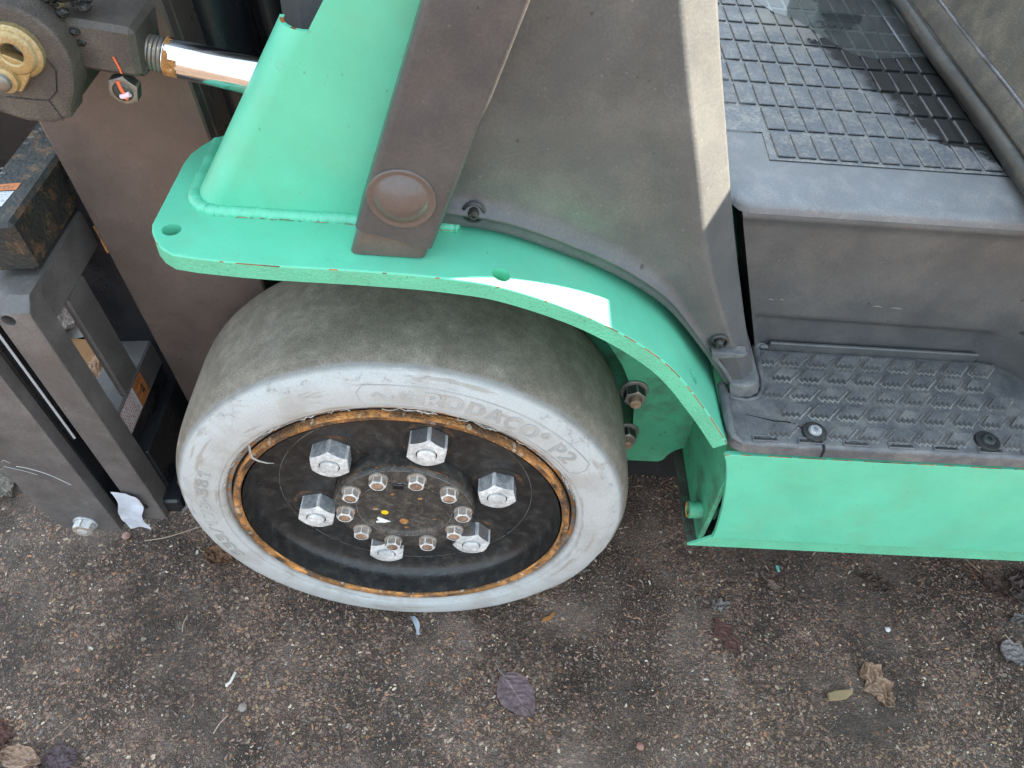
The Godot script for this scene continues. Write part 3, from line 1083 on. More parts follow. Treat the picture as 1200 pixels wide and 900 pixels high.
	for k in 6:
		var a := 2.3757 - k * PI / 3.0
		var p := Vector3(cos(a) * 0.109, sin(a) * 0.109, 0)
		part("nut_seat", seat, w, Transform3D(Basis(Vector3.BACK, k * 1.1), p + Vector3(0, 0, -0.0366)))
		part("wheel_nut", nut2 if k in [1, 3, 4] else nut, w, Transform3D(Basis(Vector3.BACK, deg_to_rad(turn[k])), p + Vector3(0, 0, -0.0380)))
		part("wheel_stud", stud, w, Transform3D(Basis(), p + Vector3(0, 0, -0.0132)))
	g = Geo.new()
	hex_nut(g, 0.0096, 0.0105, 0.0064, 0.0018)
	lathe(g, [[0.0080, 0.0030], [0.0108, 0.0018], [0.0108, 0.0]], 28)
	var bolt := g.mesh([M.bolt_rusty, M.zinc_white], 28.0)
	g = Geo.new()
	lathe(g, [[0.0, 0.0], [0.0040, 0.0002], [0.0066, 0.0]], 20)
	var face := g.mesh([M.bolt_face], 40.0)
	for k in 10:
		var a := 1.9669 - k * PI / 5.0
		var p := Vector3(cos(a) * 0.0675, sin(a) * 0.0675, -0.0136)
		part("hub_bolt", bolt, w, Transform3D(Basis(Vector3.BACK, k * 0.37), p))
		part("hub_bolt_face", face, w, Transform3D(Basis(), p + Vector3(0, 0, 0.0098)))

# ------------------------------------------------------------------ green steelwork
var arc: PackedVector2Array      # the wheel arch seen from the side: (x, y) of the top of its plate
var arc_s: PackedFloat32Array
func arch_at(s: float) -> Array:
	# point and outward normal at the distance s along the arch
	for i in arc.size() - 1:
		if s <= arc_s[i + 1] or i == arc.size() - 2:
			var f := (s - arc_s[i]) / (arc_s[i + 1] - arc_s[i])
			var d := (arc[i + 1] - arc[i]).normalized()
			var d0 := (arc[i] - arc[maxi(i - 1, 0)]).normalized() if i > 0 else d
			var d1 := (arc[mini(i + 2, arc.size() - 1)] - arc[i + 1]).normalized() if i < arc.size() - 2 else d
			var dd := (d0 + d).normalized().lerp((d + d1).normalized(), clampf(f, 0, 1)).normalized()
			return [arc[i].lerp(arc[i + 1], f), Vector2(-dd.y, dd.x)]
	return [arc[0], Vector2.UP]
func arch_s(x: float) -> float:
	for i in arc.size() - 1:
		if x <= arc[i + 1].x:
			return lerpf(arc_s[i], arc_s[i + 1], (x - arc[i].x) / (arc[i + 1].x - arc[i].x))
	return arc_s[-1]
func arch_y(x: float) -> float:
	return arch_at(arch_s(x))[0].y

func green_parts(truck: Node3D) -> void:
	arc = smooth_curve([Vector2(-0.196, 0.628), Vector2(-0.09, 0.628), Vector2(-0.02, 0.628), Vector2(0.0447, 0.6258), Vector2(0.0997, 0.6175), Vector2(0.1732, 0.5891), Vector2(0.2407, 0.5433), Vector2(0.290, 0.4850), Vector2(0.3267, 0.4324)], 16)
	arc_s = PackedFloat32Array([0.0])
	for i in range(1, arc.size()):
		arc_s.append(arc_s[i - 1] + arc[i].distance_to(arc[i - 1]))
	var L := arc_s[-1]
	var at := func(p: Vector2, h: float) -> Vector3:
		var q := arch_at(p.x)
		return Vector3(q[0].x + q[1].x * h, q[0].y + q[1].y * h, p.y)
	var o := PackedVector2Array()
	for p in [[0.0, -0.130], [-0.0004, -0.0420], [0.0022, -0.0330], [0.0080, -0.0220], [0.0160, -0.0125], [0.0260, -0.0060], [0.0450, -0.0032], [0.0800, -0.0008], [0.1080, 0.0]]:
		o.append(Vector2(p[0], p[1]))
	o.append(Vector2(L, 0.0))
	o.append(Vector2(L, -0.20))
	o.append(Vector2(0.05, -0.20))
	for p in [[0.026, -0.182], [0.016, -0.174], [0.008, -0.160], [0.002, -0.146]]:
		o.append(Vector2(p[0], p[1]))
	var holes := []
	for hp in [[-0.179, -0.0367], [0.0905, -0.0152], [0.2800, -0.0280]]:
		holes.append(circle2(Vector2(arch_s(hp[0]), hp[1]), 0.0078, 22))
	var nz := FastNoiseLite.new()
	nz.seed = 15
	nz.frequency = 60.0
	var g := Geo.new()
	g.slot(2)
	g.slot(0)
	var edge := func(m: Vector2, q: int) -> int:
		if q >= 2:
			return 1
		var v := nz.get_noise_2d(m.x, m.y) + (0.42 if m.x > 0.40 else 0.0) + (0.25 if absf(m.x - 0.09) < 0.02 else 0.0)
		return 2 if q == 1 and v > 0.24 else 0
	plate(g, o, holes, at, 0.0, -0.016, 0.0013, 0.0085, edge)
	var fender := part("fender", g.mesh([M.green, M.green_cut, M.rust_thin], 30.0), truck, Transform3D(), "mint green wheel arch plate with rust along its edge")
	# dirt that lies in the bolt holes
	for h in holes:
		var c := Vector2.ZERO
		for q in h:
			c += q / h.size()
		var gg := Geo.new()
		plate(gg, circle2(c, 0.0079, 18), [], at, -0.0095, -0.013, 0.0004, 0.02)
		part("hole_plug", gg.mesh([M.green_dirty]), fender)
	# the sheet steel column that hides the tilt cylinder
	g = Geo.new()
	var R := 0.024
	var lean := 0.585
	var rows := []
	var y0 := 0.6285
	var ys := [y0]
	for k in 24:
		ys.append(y0 + 0.006 + 0.152 * k / 23.0)
	for y in ys:
		var row := PackedVector3Array()
		var xe: float = -0.1715 + lean * (y - y0)
		for q in [[0.004, -0.200, 0.690], [0.001, -0.165, 0.715], [0.0, -0.120, 0.750]]:
			var yq := minf(y, q[2])
			row.append(Vector3(-0.1715 + lean * (yq - y0) + q[0], yq, q[1]))
		for k in 9:
			var a := PI + PI * 0.5 * k / 8.0
			row.append(Vector3(xe + R + R * cos(a), y, -0.065 - R - R * sin(a)))
		for x in [0.25, 0.5, 0.75, 1.0]:
			row.append(Vector3(lerpf(xe + R, 0.030 + 0.3125 * (y - y0), x), y, -0.065))
		rows.append(row)
	var back := []
	for r in rows:
		var b := PackedVector3Array()
		for i in r.size():
			b.append(r[i] + (Vector3(0.0035, 0, 0) if i < 3 else Vector3(0.0035 * (1.0 - (i - 3) / 9.0), 0, -0.0035 * minf(1.0, (i - 3) / 8.0))))
		back.append(b)
	for j in rows.size() - 1:
		for i in rows[0].size() - 1:
			g.quad_to(rows[j][i], rows[j][i + 1], rows[j + 1][i + 1], rows[j + 1][i], Vector3(-1, 0, 1))
			g.quad_to(back[j][i], back[j][i + 1], back[j + 1][i + 1], back[j + 1][i], Vector3(1, 0, -1))
	var J := rows.size() - 1
	for i in range(0, 12):
		g.slot(1 if i in [4, 5, 8, 11] else 0)
		g.quad_to(rows[J][i], rows[J][i + 1], back[J][i + 1], back[J][i], Vector3.UP)
	g.slot(0)
	for j in J:
		g.quad_to(rows[j][0], rows[j + 1][0], back[j + 1][0], back[j][0], Vector3(0, 0, -1))
	# above the notch only the flat face goes on
	var ytop := 0.93
	var xk := func(y: float) -> float: return -0.1715 + R + 0.62 * (y - y0) - 0.005
	var yb: float = ys[-1]
	var x0: float = rows[J][11].x
	for k in 12:
		var ya := lerpf(yb, ytop, k / 12.0)
		var yc := lerpf(yb, ytop, (k + 1) / 12.0)
		var xa: float = x0 + 0.60 * (ya - yb)
		var xc: float = x0 + 0.60 * (yc - yb)
		var xd := 0.030 + 0.3125 * (ya - y0)
		var xf := 0.030 + 0.3125 * (yc - y0)
		g.quad_to(Vector3(xa, ya, -0.065), Vector3(xd, ya, -0.065), Vector3(xf, yc, -0.065), Vector3(xc, yc, -0.065), Vector3.BACK)
		g.quad_to(Vector3(xa, ya, -0.071), Vector3(xd, ya, -0.071), Vector3(xf, yc, -0.071), Vector3(xc, yc, -0.071), Vector3.FORWARD)
		g.quad_to(Vector3(xa, ya, -0.065), Vector3(xa, ya, -0.071), Vector3(xc, yc, -0.071), Vector3(xc, yc, -0.065), Vector3.LEFT)
	var column := part("front_column", g.mesh([M.green, M.rust_thin], 40.0), truck, Transform3D(), "mint green sheet steel column with a notched corner")
	# weld bead at its foot
	g = Geo.new()
	var path := []
	for z in [-0.165, -0.15, -0.135, -0.120, -0.105]:
		path.append(Vector3(-0.1735, 0.6285, z))
	for k in 9:
		var a := PI + PI * 0.5 * k / 8.0
		path.append(Vector3(-0.1715 + R + (R + 0.002) * cos(a), 0.6285, -0.065 - R - (R + 0.002) * sin(a)))
	for k in 34:
		path.append(Vector3(-0.1425 + 0.006 * k, 0.6285, -0.0635))
	var dense := []
	var rad := []
	var rng := RandomNumberGenerator.new()
	rng.seed = 6
	for i in path.size() - 1:
		for k in 3:
			dense.append(path[i].lerp(path[i + 1], k / 3.0) + Vector3(0, rng.randf_range(-0.0005, 0.0005), rng.randf_range(-0.0005, 0.0005)))
			rad.append(0.0058 + rng.randf_range(-0.0005, 0.0005))
	tube(g, dense, rad, 10)
	part("weld_bead", g.mesh([M.green], 70.0), column)
	g = Geo.new()
	for i in range(4, dense.size() - 1):
		if nz.get_noise_2d(i * 0.004, 2.0) > -0.05:
			var off := Vector3(-0.0052, 0, 0) if i < 14 else (Vector3(-0.0036, 0, 0.0036) if i < 38 else Vector3(0, 0, 0.0057))
			tube(g, [dense[i] + off, dense[i + 1] + off], 0.00028, 4)
	part("rust_line", g.mesh([M.rust_thin]), column)
	# frame plate behind the wheel, with its notch
	g = Geo.new()
	o = PackedVector2Array()
	for k in 9:
		var a := deg_to_rad(lerpf(-11.0, 52.0, k / 8.0))
		o.append(Vector2(0.272 * cos(a), 0.259 + 0.272 * sin(a)))
	o.append(Vector2(0.255, 0.50))
	o.append(Vector2(0.342, 0.42))
	o.append(Vector2(0.346, 0.248))
	for k in 7:
		var a := deg_to_rad(lerpf(85.0, 172.0, k / 6.0))
		o.append(Vector2(0.358 + 0.034 * cos(a), 0.2085 + 0.034 * sin(a)))
	o.append(Vector2(0.318, 0.2080))
	plate(g, o, [], func(p, h): return Vector3(p.x, p.y, h), -0.140, -0.152, 0.001, 0.02)
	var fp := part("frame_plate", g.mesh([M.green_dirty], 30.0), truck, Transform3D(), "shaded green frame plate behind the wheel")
	g = Geo.new()
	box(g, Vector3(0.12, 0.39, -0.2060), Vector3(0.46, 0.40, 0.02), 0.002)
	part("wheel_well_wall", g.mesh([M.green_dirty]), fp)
	g = Geo.new()
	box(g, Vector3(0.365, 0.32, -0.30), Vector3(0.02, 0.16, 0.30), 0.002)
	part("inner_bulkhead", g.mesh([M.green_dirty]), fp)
	g = Geo.new()
	hex_nut(g, 0.0135, 0.013, 0.0075, 0.003)
	var nut := g.mesh([M.dark_bolt, M.steel], 28.0)
	g = Geo.new()
	lathe(g, [[0.0070, 0.003], [0.0150, 0.0030], [0.0168, 0.0022], [0.0168, 0.0]], 32)
	var washer := g.mesh([M.steel], 40.0)
	g = Geo.new()
	lathe(g, [[0.0, 0.024], [0.0060, 0.024], [0.0072, 0.0228], [0.0074, 0.0]], 24)
	var stud := g.mesh([M.bolt_face], 40.0)
	for p in [Vector3(0.2605, 0.3480, -0.1398), Vector3(0.2640, 0.2690, -0.1398)]:
		part("frame_washer", washer, fp, Transform3D(Basis(), p))
		part("frame_nut", nut, fp, Transform3D(Basis(Vector3.BACK, 0.4), p + Vector3(0, 0, 0.003)))
		part("frame_stud", stud, fp, Transform3D(Basis(), p + Vector3(0, 0, 0.0)))
	# side sill: outer sheet with a curved end, floor flange, end plate with its tube
	g = Geo.new()
	g.slot(1)
	g.slot(0)
	o = PackedVector2Array()
	var left := smooth_curve([Vector2(0.3285, 0.4115), Vector2(0.3340, 0.398), Vector2(0.3435, 0.362), Vector2(0.3525, 0.312), Vector2(0.3578, 0.266), Vector2(0.3580, 0.2512)], 6)
	for p in left:
		o.append(p)
	o.append(Vector2(1.02, 0.2512))
	o.append(Vector2(1.02, 0.4155))
	o.append(Vector2(0.334, 0.4155))
	o.append(Vector2(0.330, 0.4140))
	var slope := func(p: Vector2, h: float) -> Vector3: return Vector3(p.x, p.y, (0.001 - 0.006 * pow((0.42 - p.y) / 0.17, 2.0) * 0.5 if p.y > 0.2505 else -0.002) + h)
	var eds := func(m: Vector2, q: int) -> int:
		return 1 if m.y > 0.412 and q == 1 and nz.get_noise_2d(m.x * 0.6, 9.0) > -0.12 else 0
	plate(g, o, [], slope, 0.0, -0.006, 0.0012, 0.02, eds)
	var sill := part("side_sill", g.mesh([M.green, M.rust], 30.0), truck, Transform3D(), "mint green side sill under the black step")
	g = Geo.new()
	o = PackedVector2Array([Vector2(0.3335, 0.2297), Vector2(1.02, 0.2297), Vector2(1.02, 0.2507), Vector2(0.3585, 0.2507)])
	plate(g, o, [], func(p, h): return Vector3(p.x, p.y, -0.0034 + h), 0.0, -0.0042, 0.0007, 0.02)
	part("sill_flange", g.mesh([M.green_cut], 30.0), sill)
	g = Geo.new()
	o = PackedVector2Array([Vector2(0.3335, -0.0078), Vector2(1.02, -0.0078), Vector2(1.02, -0.150), Vector2(0.3335, -0.150)])
	plate(g, o, [], func(p, h): return Vector3(p.x, h, p.y), 0.2325, 0.2275, 0.0008, 0.05)
	part("sill_floor", g.mesh([mat(weather(256, 119, Color(0.050, 0.046, 0.036), 0.2, Color(0.07, 0.14, 0.09), 0.5, 0.75, 0.8, 0.1), null, 0.0, 5.0)], 30.0), sill)
	g = Geo.new()
	box(g, Vector3(0.3480, 0.3250, -0.0760), Vector3(0.006, 0.186, 0.136), 0.001)
	part("end_plate", g.mesh([M.green_dirty], 30.0), sill)
	g = Geo.new()
	lathe(g, [[0.0060, -0.01], [0.0060, 0.031], [0.0068, 0.032], [0.0092, 0.032], [0.0102, 0.031], [0.0102, 0.0]], 28, Transform3D(Basis(Vector3.UP, -PI / 2), Vector3(0.3610, 0.2660, -0.030)))
	part("drain_tube", g.mesh([M.green_dirty], 40.0), sill)
	g = Geo.new()
	lathe(g, [[0.0058, 0.0316], [0.0068, 0.0324], [0.0092, 0.0324]], 28, Transform3D(Basis(Vector3.UP, -PI / 2), Vector3(0.3610, 0.2660, -0.030)))
	part("tube_lip", g.mesh([mat(weather(256, 97, Color(0.42, 0.28, 0.06), 0.2, Color(0.2, 0.09, 0.03), 0.5, 0.7, 0.9, 0.2), null, 0.0, 9.0)], 40.0), sill)

# ------------------------------------------------------------------ overhead guard leg and cowl
func rim_screw(parent: Node, at: Vector3, n: Vector3, r := 0.008) -> void:
	var bs := Basis.looking_at(-n, Vector3.UP if absf(n.y) < 0.9 else Vector3.RIGHT)
	var g := Geo.new()
	lathe(g, [[0.0, -0.004], [r * 0.9, -0.003], [r, 0.0006], [r * 1.15, 0.0016], [r * 1.45, 0.0002]], 32, Transform3D(bs, at))
	part("screw_cup", g.mesh([M.seal], 40.0), parent)
	g = Geo.new()
	lathe(g, [[0.0, 0.0035], [r * 0.16, 0.0035], [r * 0.22, 0.0060], [r * 0.5, 0.0056], [r * 0.66, 0.0030], [r * 0.66, -0.003]], 24, Transform3D(bs, at))
	for k in 6:
		var a := TAU * k / 6
		box(g, at + bs * Vector3(cos(a) * r * 0.30, sin(a) * r * 0.30, 0.0062), Vector3(r * 0.2, r * 0.2, 0.002), 0.0004, bs * Basis(Vector3.BACK, a))
	part("screw_head", g.mesh([M.dark_bolt], 35.0), parent)

func guard_leg(truck: Node3D) -> void:
	var g := Geo.new()
	var ax := Vector3(0.3125, 1.0, 0.0)
	var ring := func(y: float, grow: float) -> Array:
		var c := Vector3(-0.0019, 0.6285, 0) + ax * (y - 0.6285)
		var out := []
		var hw := 0.0315 + grow
		var zf := -0.018 + grow
		var zb := -0.0625
		var rr := 0.006
		for q in [[hw - rr, zf - rr, 0.0], [-hw + rr, zf - rr, 90.0], [-hw + rr, zb + rr, 180.0], [hw - rr, zb + rr, 270.0]]:
			for k in 6:
				var a := deg_to_rad(q[2] + 90.0 * k / 5.0)
				out.append(c + Vector3(q[0] + rr * cos(a), 0, q[1] + rr * sin(a)))
		return out
	var skin := func(levels: Array) -> void:
		for j in levels.size() - 1:
			var a: Array = ring.call(levels[j][0], levels[j][1])
			var b: Array = ring.call(levels[j + 1][0], levels[j + 1][1])
			for i in a.size():
				var k := (i + 1) % a.size()
				var mid: Vector3 = (a[i] + a[k]) * 0.5 - (Vector3(-0.0019, 0, -0.04) + ax * (levels[j][0] - 0.6285) + Vector3(0, 0.6285, 0))
				g.quad_to(a[i], a[k], b[k], b[i], Vector3(mid.x, 0, mid.z))
	skin.call([[0.6290, -0.0012], [0.90, -0.0012], [2.05, -0.0012]])
	var leg := part("guard_leg", g.mesh([M.black], 40.0), truck, Transform3D(), "black overhead guard leg with a domed plug near its foot")
	# the plastic sleeve, cut off at a slant above the foot
	g = Geo.new()
	var lo: Array = ring.call(0.6285, 0.0012)
	var n := lo.size()
	for i in n:
		var k := (i + 1) % n
		var f0: float = (lo[i].x + 0.0334) / 0.063
		var f1: float = (lo[k].x + 0.0334) / 0.063
		var b0: float = 0.0268 - f0 * 0.0158
		var b1: float = 0.0268 - f1 * 0.0158
		var t0: Vector3 = lo[i] + ax * 1.2
		var t1: Vector3 = lo[k] + ax * 1.2
		var mid: Vector3 = (lo[i] + lo[k]) * 0.5 - Vector3(-0.0019, 0.6285, -0.040)
		g.quad_to(lo[i] + ax * b0, lo[k] + ax * b1, t1, t0, mid)
		var inn := Vector3(mid.x, 0, mid.z).normalized() * 0.0012
		g.quad_to(lo[i] + ax * b0, lo[k] + ax * b1, lo[k] + ax * b1 - inn, lo[i] + ax * b0 - inn, Vector3.DOWN)
	var sleeve: StandardMaterial3D = M.plastic.duplicate()
	sleeve.albedo_color = Color(0.90, 0.87, 0.87)
	part("leg_sleeve", g.mesh([sleeve], 40.0), leg)
	g = Geo.new()
	lathe(g, [[0.0, 0.0105], [0.006, 0.0101], [0.012, 0.0083], [0.0165, 0.0058], [0.0196, 0.0028], [0.0212, 0.0014], [0.0226, 0.0014], [0.0244, 0.0019], [0.0254, 0.0018], [0.0262, 0.0010], [0.0264, -0.001]], 64, Transform3D(Basis(), Vector3(0.0115, 0.6868, -0.0168)))
	part("domed_plug", g.mesh([M.black], 50.0), leg)

func cowl(truck: Node3D) -> void:
	var zf := -0.060
	var xr := func(y: float) -> float:
		var t := [[0.40, 0.3815], [0.428, 0.3720], [0.448, 0.3629], [0.52, 0.3338], [0.603, 0.3036], [0.661, 0.2828], [0.69, 0.2734], [0.7415, 0.2558], [0.787, 0.2402], [0.823, 0.2289], [1.1, 0.14]]
		for i in t.size() - 1:
			if y <= t[i + 1][0]:
				return lerpf(t[i][1], t[i + 1][1], (y - t[i][0]) / (t[i + 1][0] - t[i][0]))
		return 0.14
	var xl := func(y: float) -> float: return 0.012 + 0.3125 * (y - 0.6285)
	var lip := func(x: float) -> float:
		if x < 0.3267:
			return arch_y(x) + lerpf(0.005, 0.020, clampf((x - 0.15) / 0.17, 0, 1))
		return maxf(0.4475, 0.4524 - (x - 0.3267) * 0.30)
	var rad := func(y: float) -> float: return lerpf(0.014, 0.035, smoothstep(0.45, 0.62, y))
	var cols := []
	var nf := 64
	for k in nf + 1:
		cols.append([0, float(k) / nf])
	# the edge is a bend, a broad bevel and a second bend: angle turned, distance along the section
	var sec := [Vector2.ZERO]
	var dir := 0.0
	for q in [[8, 50.0, 0.0087], [4, 0.0, 0.037], [6, 40.0, 0.0085]]:
		for k in int(q[0]):
			dir += deg_to_rad(q[1]) / q[0] * 0.5
			sec.append(sec[-1] + Vector2(cos(dir), -sin(dir)) * q[2] / q[0])
			dir += deg_to_rad(q[1]) / q[0] * 0.5
	var sw: float = sec[-1].x
	for k in range(1, sec.size()):
		cols.append([1, k])
	cols.append([2, 0.03])
	cols.append([2, 0.10])
	cols.append([2, 0.55])
	var at := func(c: Array, y: float) -> Vector2:
		var R: float = rad.call(y)
		var xe: float = xr.call(y)
		if c[0] == 0:
			return Vector2(lerpf(xl.call(y), xe - R, c[1]), zf)
		if c[0] == 1:
			return Vector2(xe - R + sec[c[1]].x * R / sw, zf + sec[c[1]].y * R / sw)
		return Vector2(xe, zf + sec[-1].y * R / sw - c[1])
	var vs := [0.0, 0.0012, 0.003, 0.006, 0.009, 0.0115, 0.0135, 0.0155, 0.0175, 0.020, 0.023, 0.027, 0.032, 0.04, 0.05, 0.065, 0.085, 0.11, 0.14, 0.17, 0.20, 0.24, 0.28, 0.32, 0.36, 0.42, 0.48, 0.56]
	var rows := []
	for v in vs:
		rows.append(PackedVector3Array())
	for c in cols:
		var yb := 0.6
		for it in 14:
			var x: float = at.call(c, yb).x
			yb = lerpf(yb, lip.call(x) if c[0] == 0 else 0.4475, 0.7)
		var e := 0.002
		var x1: float = at.call(c, yb).x
		var sl := 1.0
		if c[0] == 0:
			var dy: float = (lip.call(x1 + e) - lip.call(x1 - e)) / (2 * e)
			sl = sqrt(1.0 + dy * dy)
		for j in vs.size():
			var y: float = minf(yb + vs[j] * lerpf(sl, 1.0, smoothstep(0.02, 0.2, vs[j])), 1.0)
			var p: Vector2 = at.call(c, y)
			var d: float = vs[j]
			var z := p.y
			if c[0] == 0:
				var fade := 1.0 - smoothstep(0.8, 1.0, c[1])
				z += fade * (0.0048 * exp(-pow((d - 0.0160) / 0.0028, 2)) - 0.0045 * smoothstep(0.018, 0.032, d) + 0.0045 * smoothstep(0.10, 0.34, d))
				z -= 0.0030 * (1.0 - smoothstep(0.0, 0.003, d))
			rows[j].append(Vector3(p.x, y, z))
	var body := part("cowl_panel", sheet(rows, [], M.plastic), truck, Transform3D(), "black plastic cowl panel with a beaded lower edge")
	# underside of the lip
	var under := []
	under.append(rows[0])
	var r2 := PackedVector3Array()
	for p in rows[0]:
		r2.append(p + Vector3(0, 0.002, -0.02))
	under.append(r2)
	part("cowl_lip_return", sheet(under, [], M.plastic, false, true), body)
	rim_screw(body, Vector3(0.0650, 0.6470, -0.0596), Vector3.BACK, 0.0072)
	rim_screw(body, Vector3(0.3050, 0.5150, -0.0585), Vector3.BACK, 0.0066)
	# ledge and pocket at the foot of the panel
	var g := Geo.new()
	var o := PackedVector2Array()
	for p in [[0.3000, 0.5060], [0.3020, 0.4960], [0.3080, 0.4905], [0.3100, 0.4965], [0.3320, 0.4990], [0.3350, 0.5045], [0.3200, 0.5050]]:
		o.append(Vector2(p[0], p[1]))
	plate(g, o, [], func(p, h): return Vector3(p.x, p.y, h), -0.0535, -0.066, 0.0016, 0.01)
	part("cowl_ledge", g.mesh([M.plastic_worn], 40.0), body)
	g = Geo.new()
	tube(g, [Vector3(0.3085, 0.4915, -0.0588), Vector3(0.318, 0.480, -0.0588), Vector3(0.329, 0.464, -0.0588), Vector3(0.337, 0.4520, -0.0592)], [0.0022, 0.0024, 0.0024, 0.0018], 8)
	part("cowl_rib", g.mesh([M.plastic_worn], 60.0), body)
	g = Geo.new()
	# rounded foot of the panel, resting on the step
	o = PackedVector2Array()
	for p in [[0.3360, -0.0540], [0.3440, -0.0520], [0.3560, -0.0530], [0.3650, -0.0590], [0.3690, -0.0680], [0.3690, -0.16], [0.33, -0.16]]:
		o.append(Vector2(p[0], p[1]))
	plate(g, o, [], func(p, h): return Vector3(p.x - (h - 0.4420) * 0.35, h, p.y), 0.4620, 0.4425, 0.004, 0.02)
	part("cowl_foot", g.mesh([M.plastic_worn], 45.0), body)

# ------------------------------------------------------------------ step, riser, deck, hood
func step_and_deck(truck: Node3D) -> void:
	# riser behind the step
	var rows := []
	var ys := []
	for k in 40:
		ys.append(0.636 - 0.196 * k / 39.0)
	var xs := []
	for k in 90:
		xs.append(float(k) / 89.0)
	for y in ys:
		var row := PackedVector3Array()
		var t: float = (0.636 - y) / 0.196
		var x0 := 0.302 + 0.074 * t
		for f in xs:
			var x: float = lerpf(x0, 1.05, f)
			var z := -0.112 - 0.014 * t
			# shallow stamped panel low down
			var top := 0.4905 - (x - 0.37) * 0.016
			var into := smoothstep(top + 0.004, top - 0.004, y) * smoothstep(0.623, 0.615, x + (y - 0.45) * 0.10) * smoothstep(x0 + 0.001, x0 + 0.008, x)
			z -= 0.0080 * into
			# the body swells out beyond the step
			var sw := smoothstep(0.618, 0.72, x + (0.47 - y) * -0.35)
			z += 0.075 * sw * smoothstep(0.60, 0.46, y)
			z += 0.0045 * exp(-pow((y - 0.6255) / 0.0055, 2)) - 0.006 * smoothstep(0.629, 0.636, y)
			row.append(Vector3(x, y, z))
		rows.append(row)
	var riser := part("riser_panel", sheet(rows, [], M.plastic), truck, Transform3D(), "smooth black riser panel between step and floor")
	var g := Geo.new()
	tube(g, [Vector3(0.303, 0.6375, -0.1135), Vector3(0.5, 0.6375, -0.1135), Vector3(1.05, 0.6375, -0.1135)], 0.0016, 6)
	var ret := []
	for k in 2:
		var rr := PackedVector3Array()
		for y in ys:
			var t: float = (0.636 - y) / 0.196
			rr.append(Vector3(0.302 + 0.074 * t, y, -0.112 - 0.014 * t - 0.25 * k))
		ret.append(rr)
	part("riser_return", sheet(ret, [], M.seal, false, true), riser)
	part("rusty_seam", g.mesh([M.rust_thin]), riser)
	for q in [[0.3642, 0.5184, 0.006], [0.3754, 0.5190, 0.0055], [0.4729, 0.5177, 0.010], [0.4911, 0.5168, 0.0134]]:
		g = Geo.new()
		tube(g, [Vector3(q[0], q[1], -0.1204), Vector3(q[0] + q[2] * 0.5, q[1] + 0.0006, -0.1203), Vector3(q[0] + q[2], q[1] - 0.0008, -0.1204)], [0.0002, 0.0008, 0.0003], 5)
		part("scuff_mark", g.mesh([M.dust], 60.0), riser)
	g = Geo.new()
	box(g, Vector3(0.505, 0.4455, -0.1275), Vector3(0.232, 0.013, 0.004), 0.001)
	part("riser_kick_strip", g.mesh([M.plastic], 30.0), riser)
	# step tread
	g = Geo.new()
	var o := PackedVector2Array()
	for p in [[0.3290, -0.058], [0.3270, -0.020], [0.3285, -0.008], [0.3325, -0.0010], [0.3400, 0.0030], [0.36, 0.0045], [1.05, 0.0045], [1.05, -0.13], [0.375, -0.13], [0.3720, -0.080], [0.3690, -0.068], [0.3600, -0.0600], [0.3480, -0.0575], [0.3380, -0.0590]]:
		o.append(Vector2(p[0], p[1]))
	plate(g, o, [], func(p, h): return Vector3(p.x, h - 0.0010 * smoothstep(-0.006, 0.0045, p.y), p.y), 0.4400, 0.4240, 0.0035, 0.014)
	var tread := part("step_tread", g.mesh([M.plastic_worn], 45.0), truck, Transform3D(), "scuffed black plastic step with toothed cleats")
	# raised kerb on the wheel side of the step and round the foot of the cowl
	g = Geo.new()
	tube(g, [Vector3(0.3285, 0.4440, -0.068), Vector3(0.3280, 0.4440, -0.048), Vector3(0.3280, 0.4430, -0.025), Vector3(0.3288, 0.4415, -0.013), Vector3(0.3315, 0.4392, -0.004), Vector3(0.3390, 0.4375, 0.0005)], [0.0052, 0.0052, 0.0050, 0.0046, 0.004, 0.003], 10)
	tube(g, [Vector3(0.3290, 0.4420, -0.064), Vector3(0.3400, 0.4400, -0.0545), Vector3(0.3520, 0.4398, -0.0520), Vector3(0.3640, 0.4398, -0.0560), Vector3(0.3715, 0.4398, -0.0660), Vector3(0.3742, 0.4398, -0.0800), Vector3(0.3765, 0.4410, -0.13)], [0.004, 0.0032, 0.0028, 0.0028, 0.0028, 0.0030, 0.0040], 10)
	part("step_kerb", g.mesh([M.plastic_worn], 60.0), tread)
	g = Geo.new()
	box(g, Vector3(0.3815, 0.440, -0.131), Vector3(0.014, 0.012, 0.006), 0.003)
	box(g, Vector3(0.500, 0.4425, -0.1290), Vector3(0.24, 0.006, 0.006), 0.002)
	part("step_back_edge", g.mesh([M.plastic_worn], 40.0), tread)
	# one toothed cleat, shared by all of them
	g = Geo.new()
	var loop := PackedVector2Array()
	var near := []
	for k in 9:
		near.append(Vector2(-0.0108 + 0.0027 * k, 0.0056 + (0.0 if k % 2 == 0 else 0.0036)))
	for p in near:
		loop.append(Vector2(p.x - 0.0052, p.y))
	for k in 9:
		var p: Vector2 = near[8 - k]
		loop.append(Vector2(p.x + 0.0052, -0.0054 - (0.0 if k % 2 == 0 else 0.0024)))
	loop = ccw(loop)
	var topl := inset(loop, 0.0008)
	var idx := Geometry2D.triangulate_polygon(topl)
	var H := 0.0046
	for t in idx.size() / 3:
		g.tri_to(Vector3(topl[idx[t * 3]].x, H, topl[idx[t * 3]].y), Vector3(topl[idx[t * 3 + 1]].x, H, topl[idx[t * 3 + 1]].y), Vector3(topl[idx[t * 3 + 2]].x, H, topl[idx[t * 3 + 2]].y), Vector3.UP)
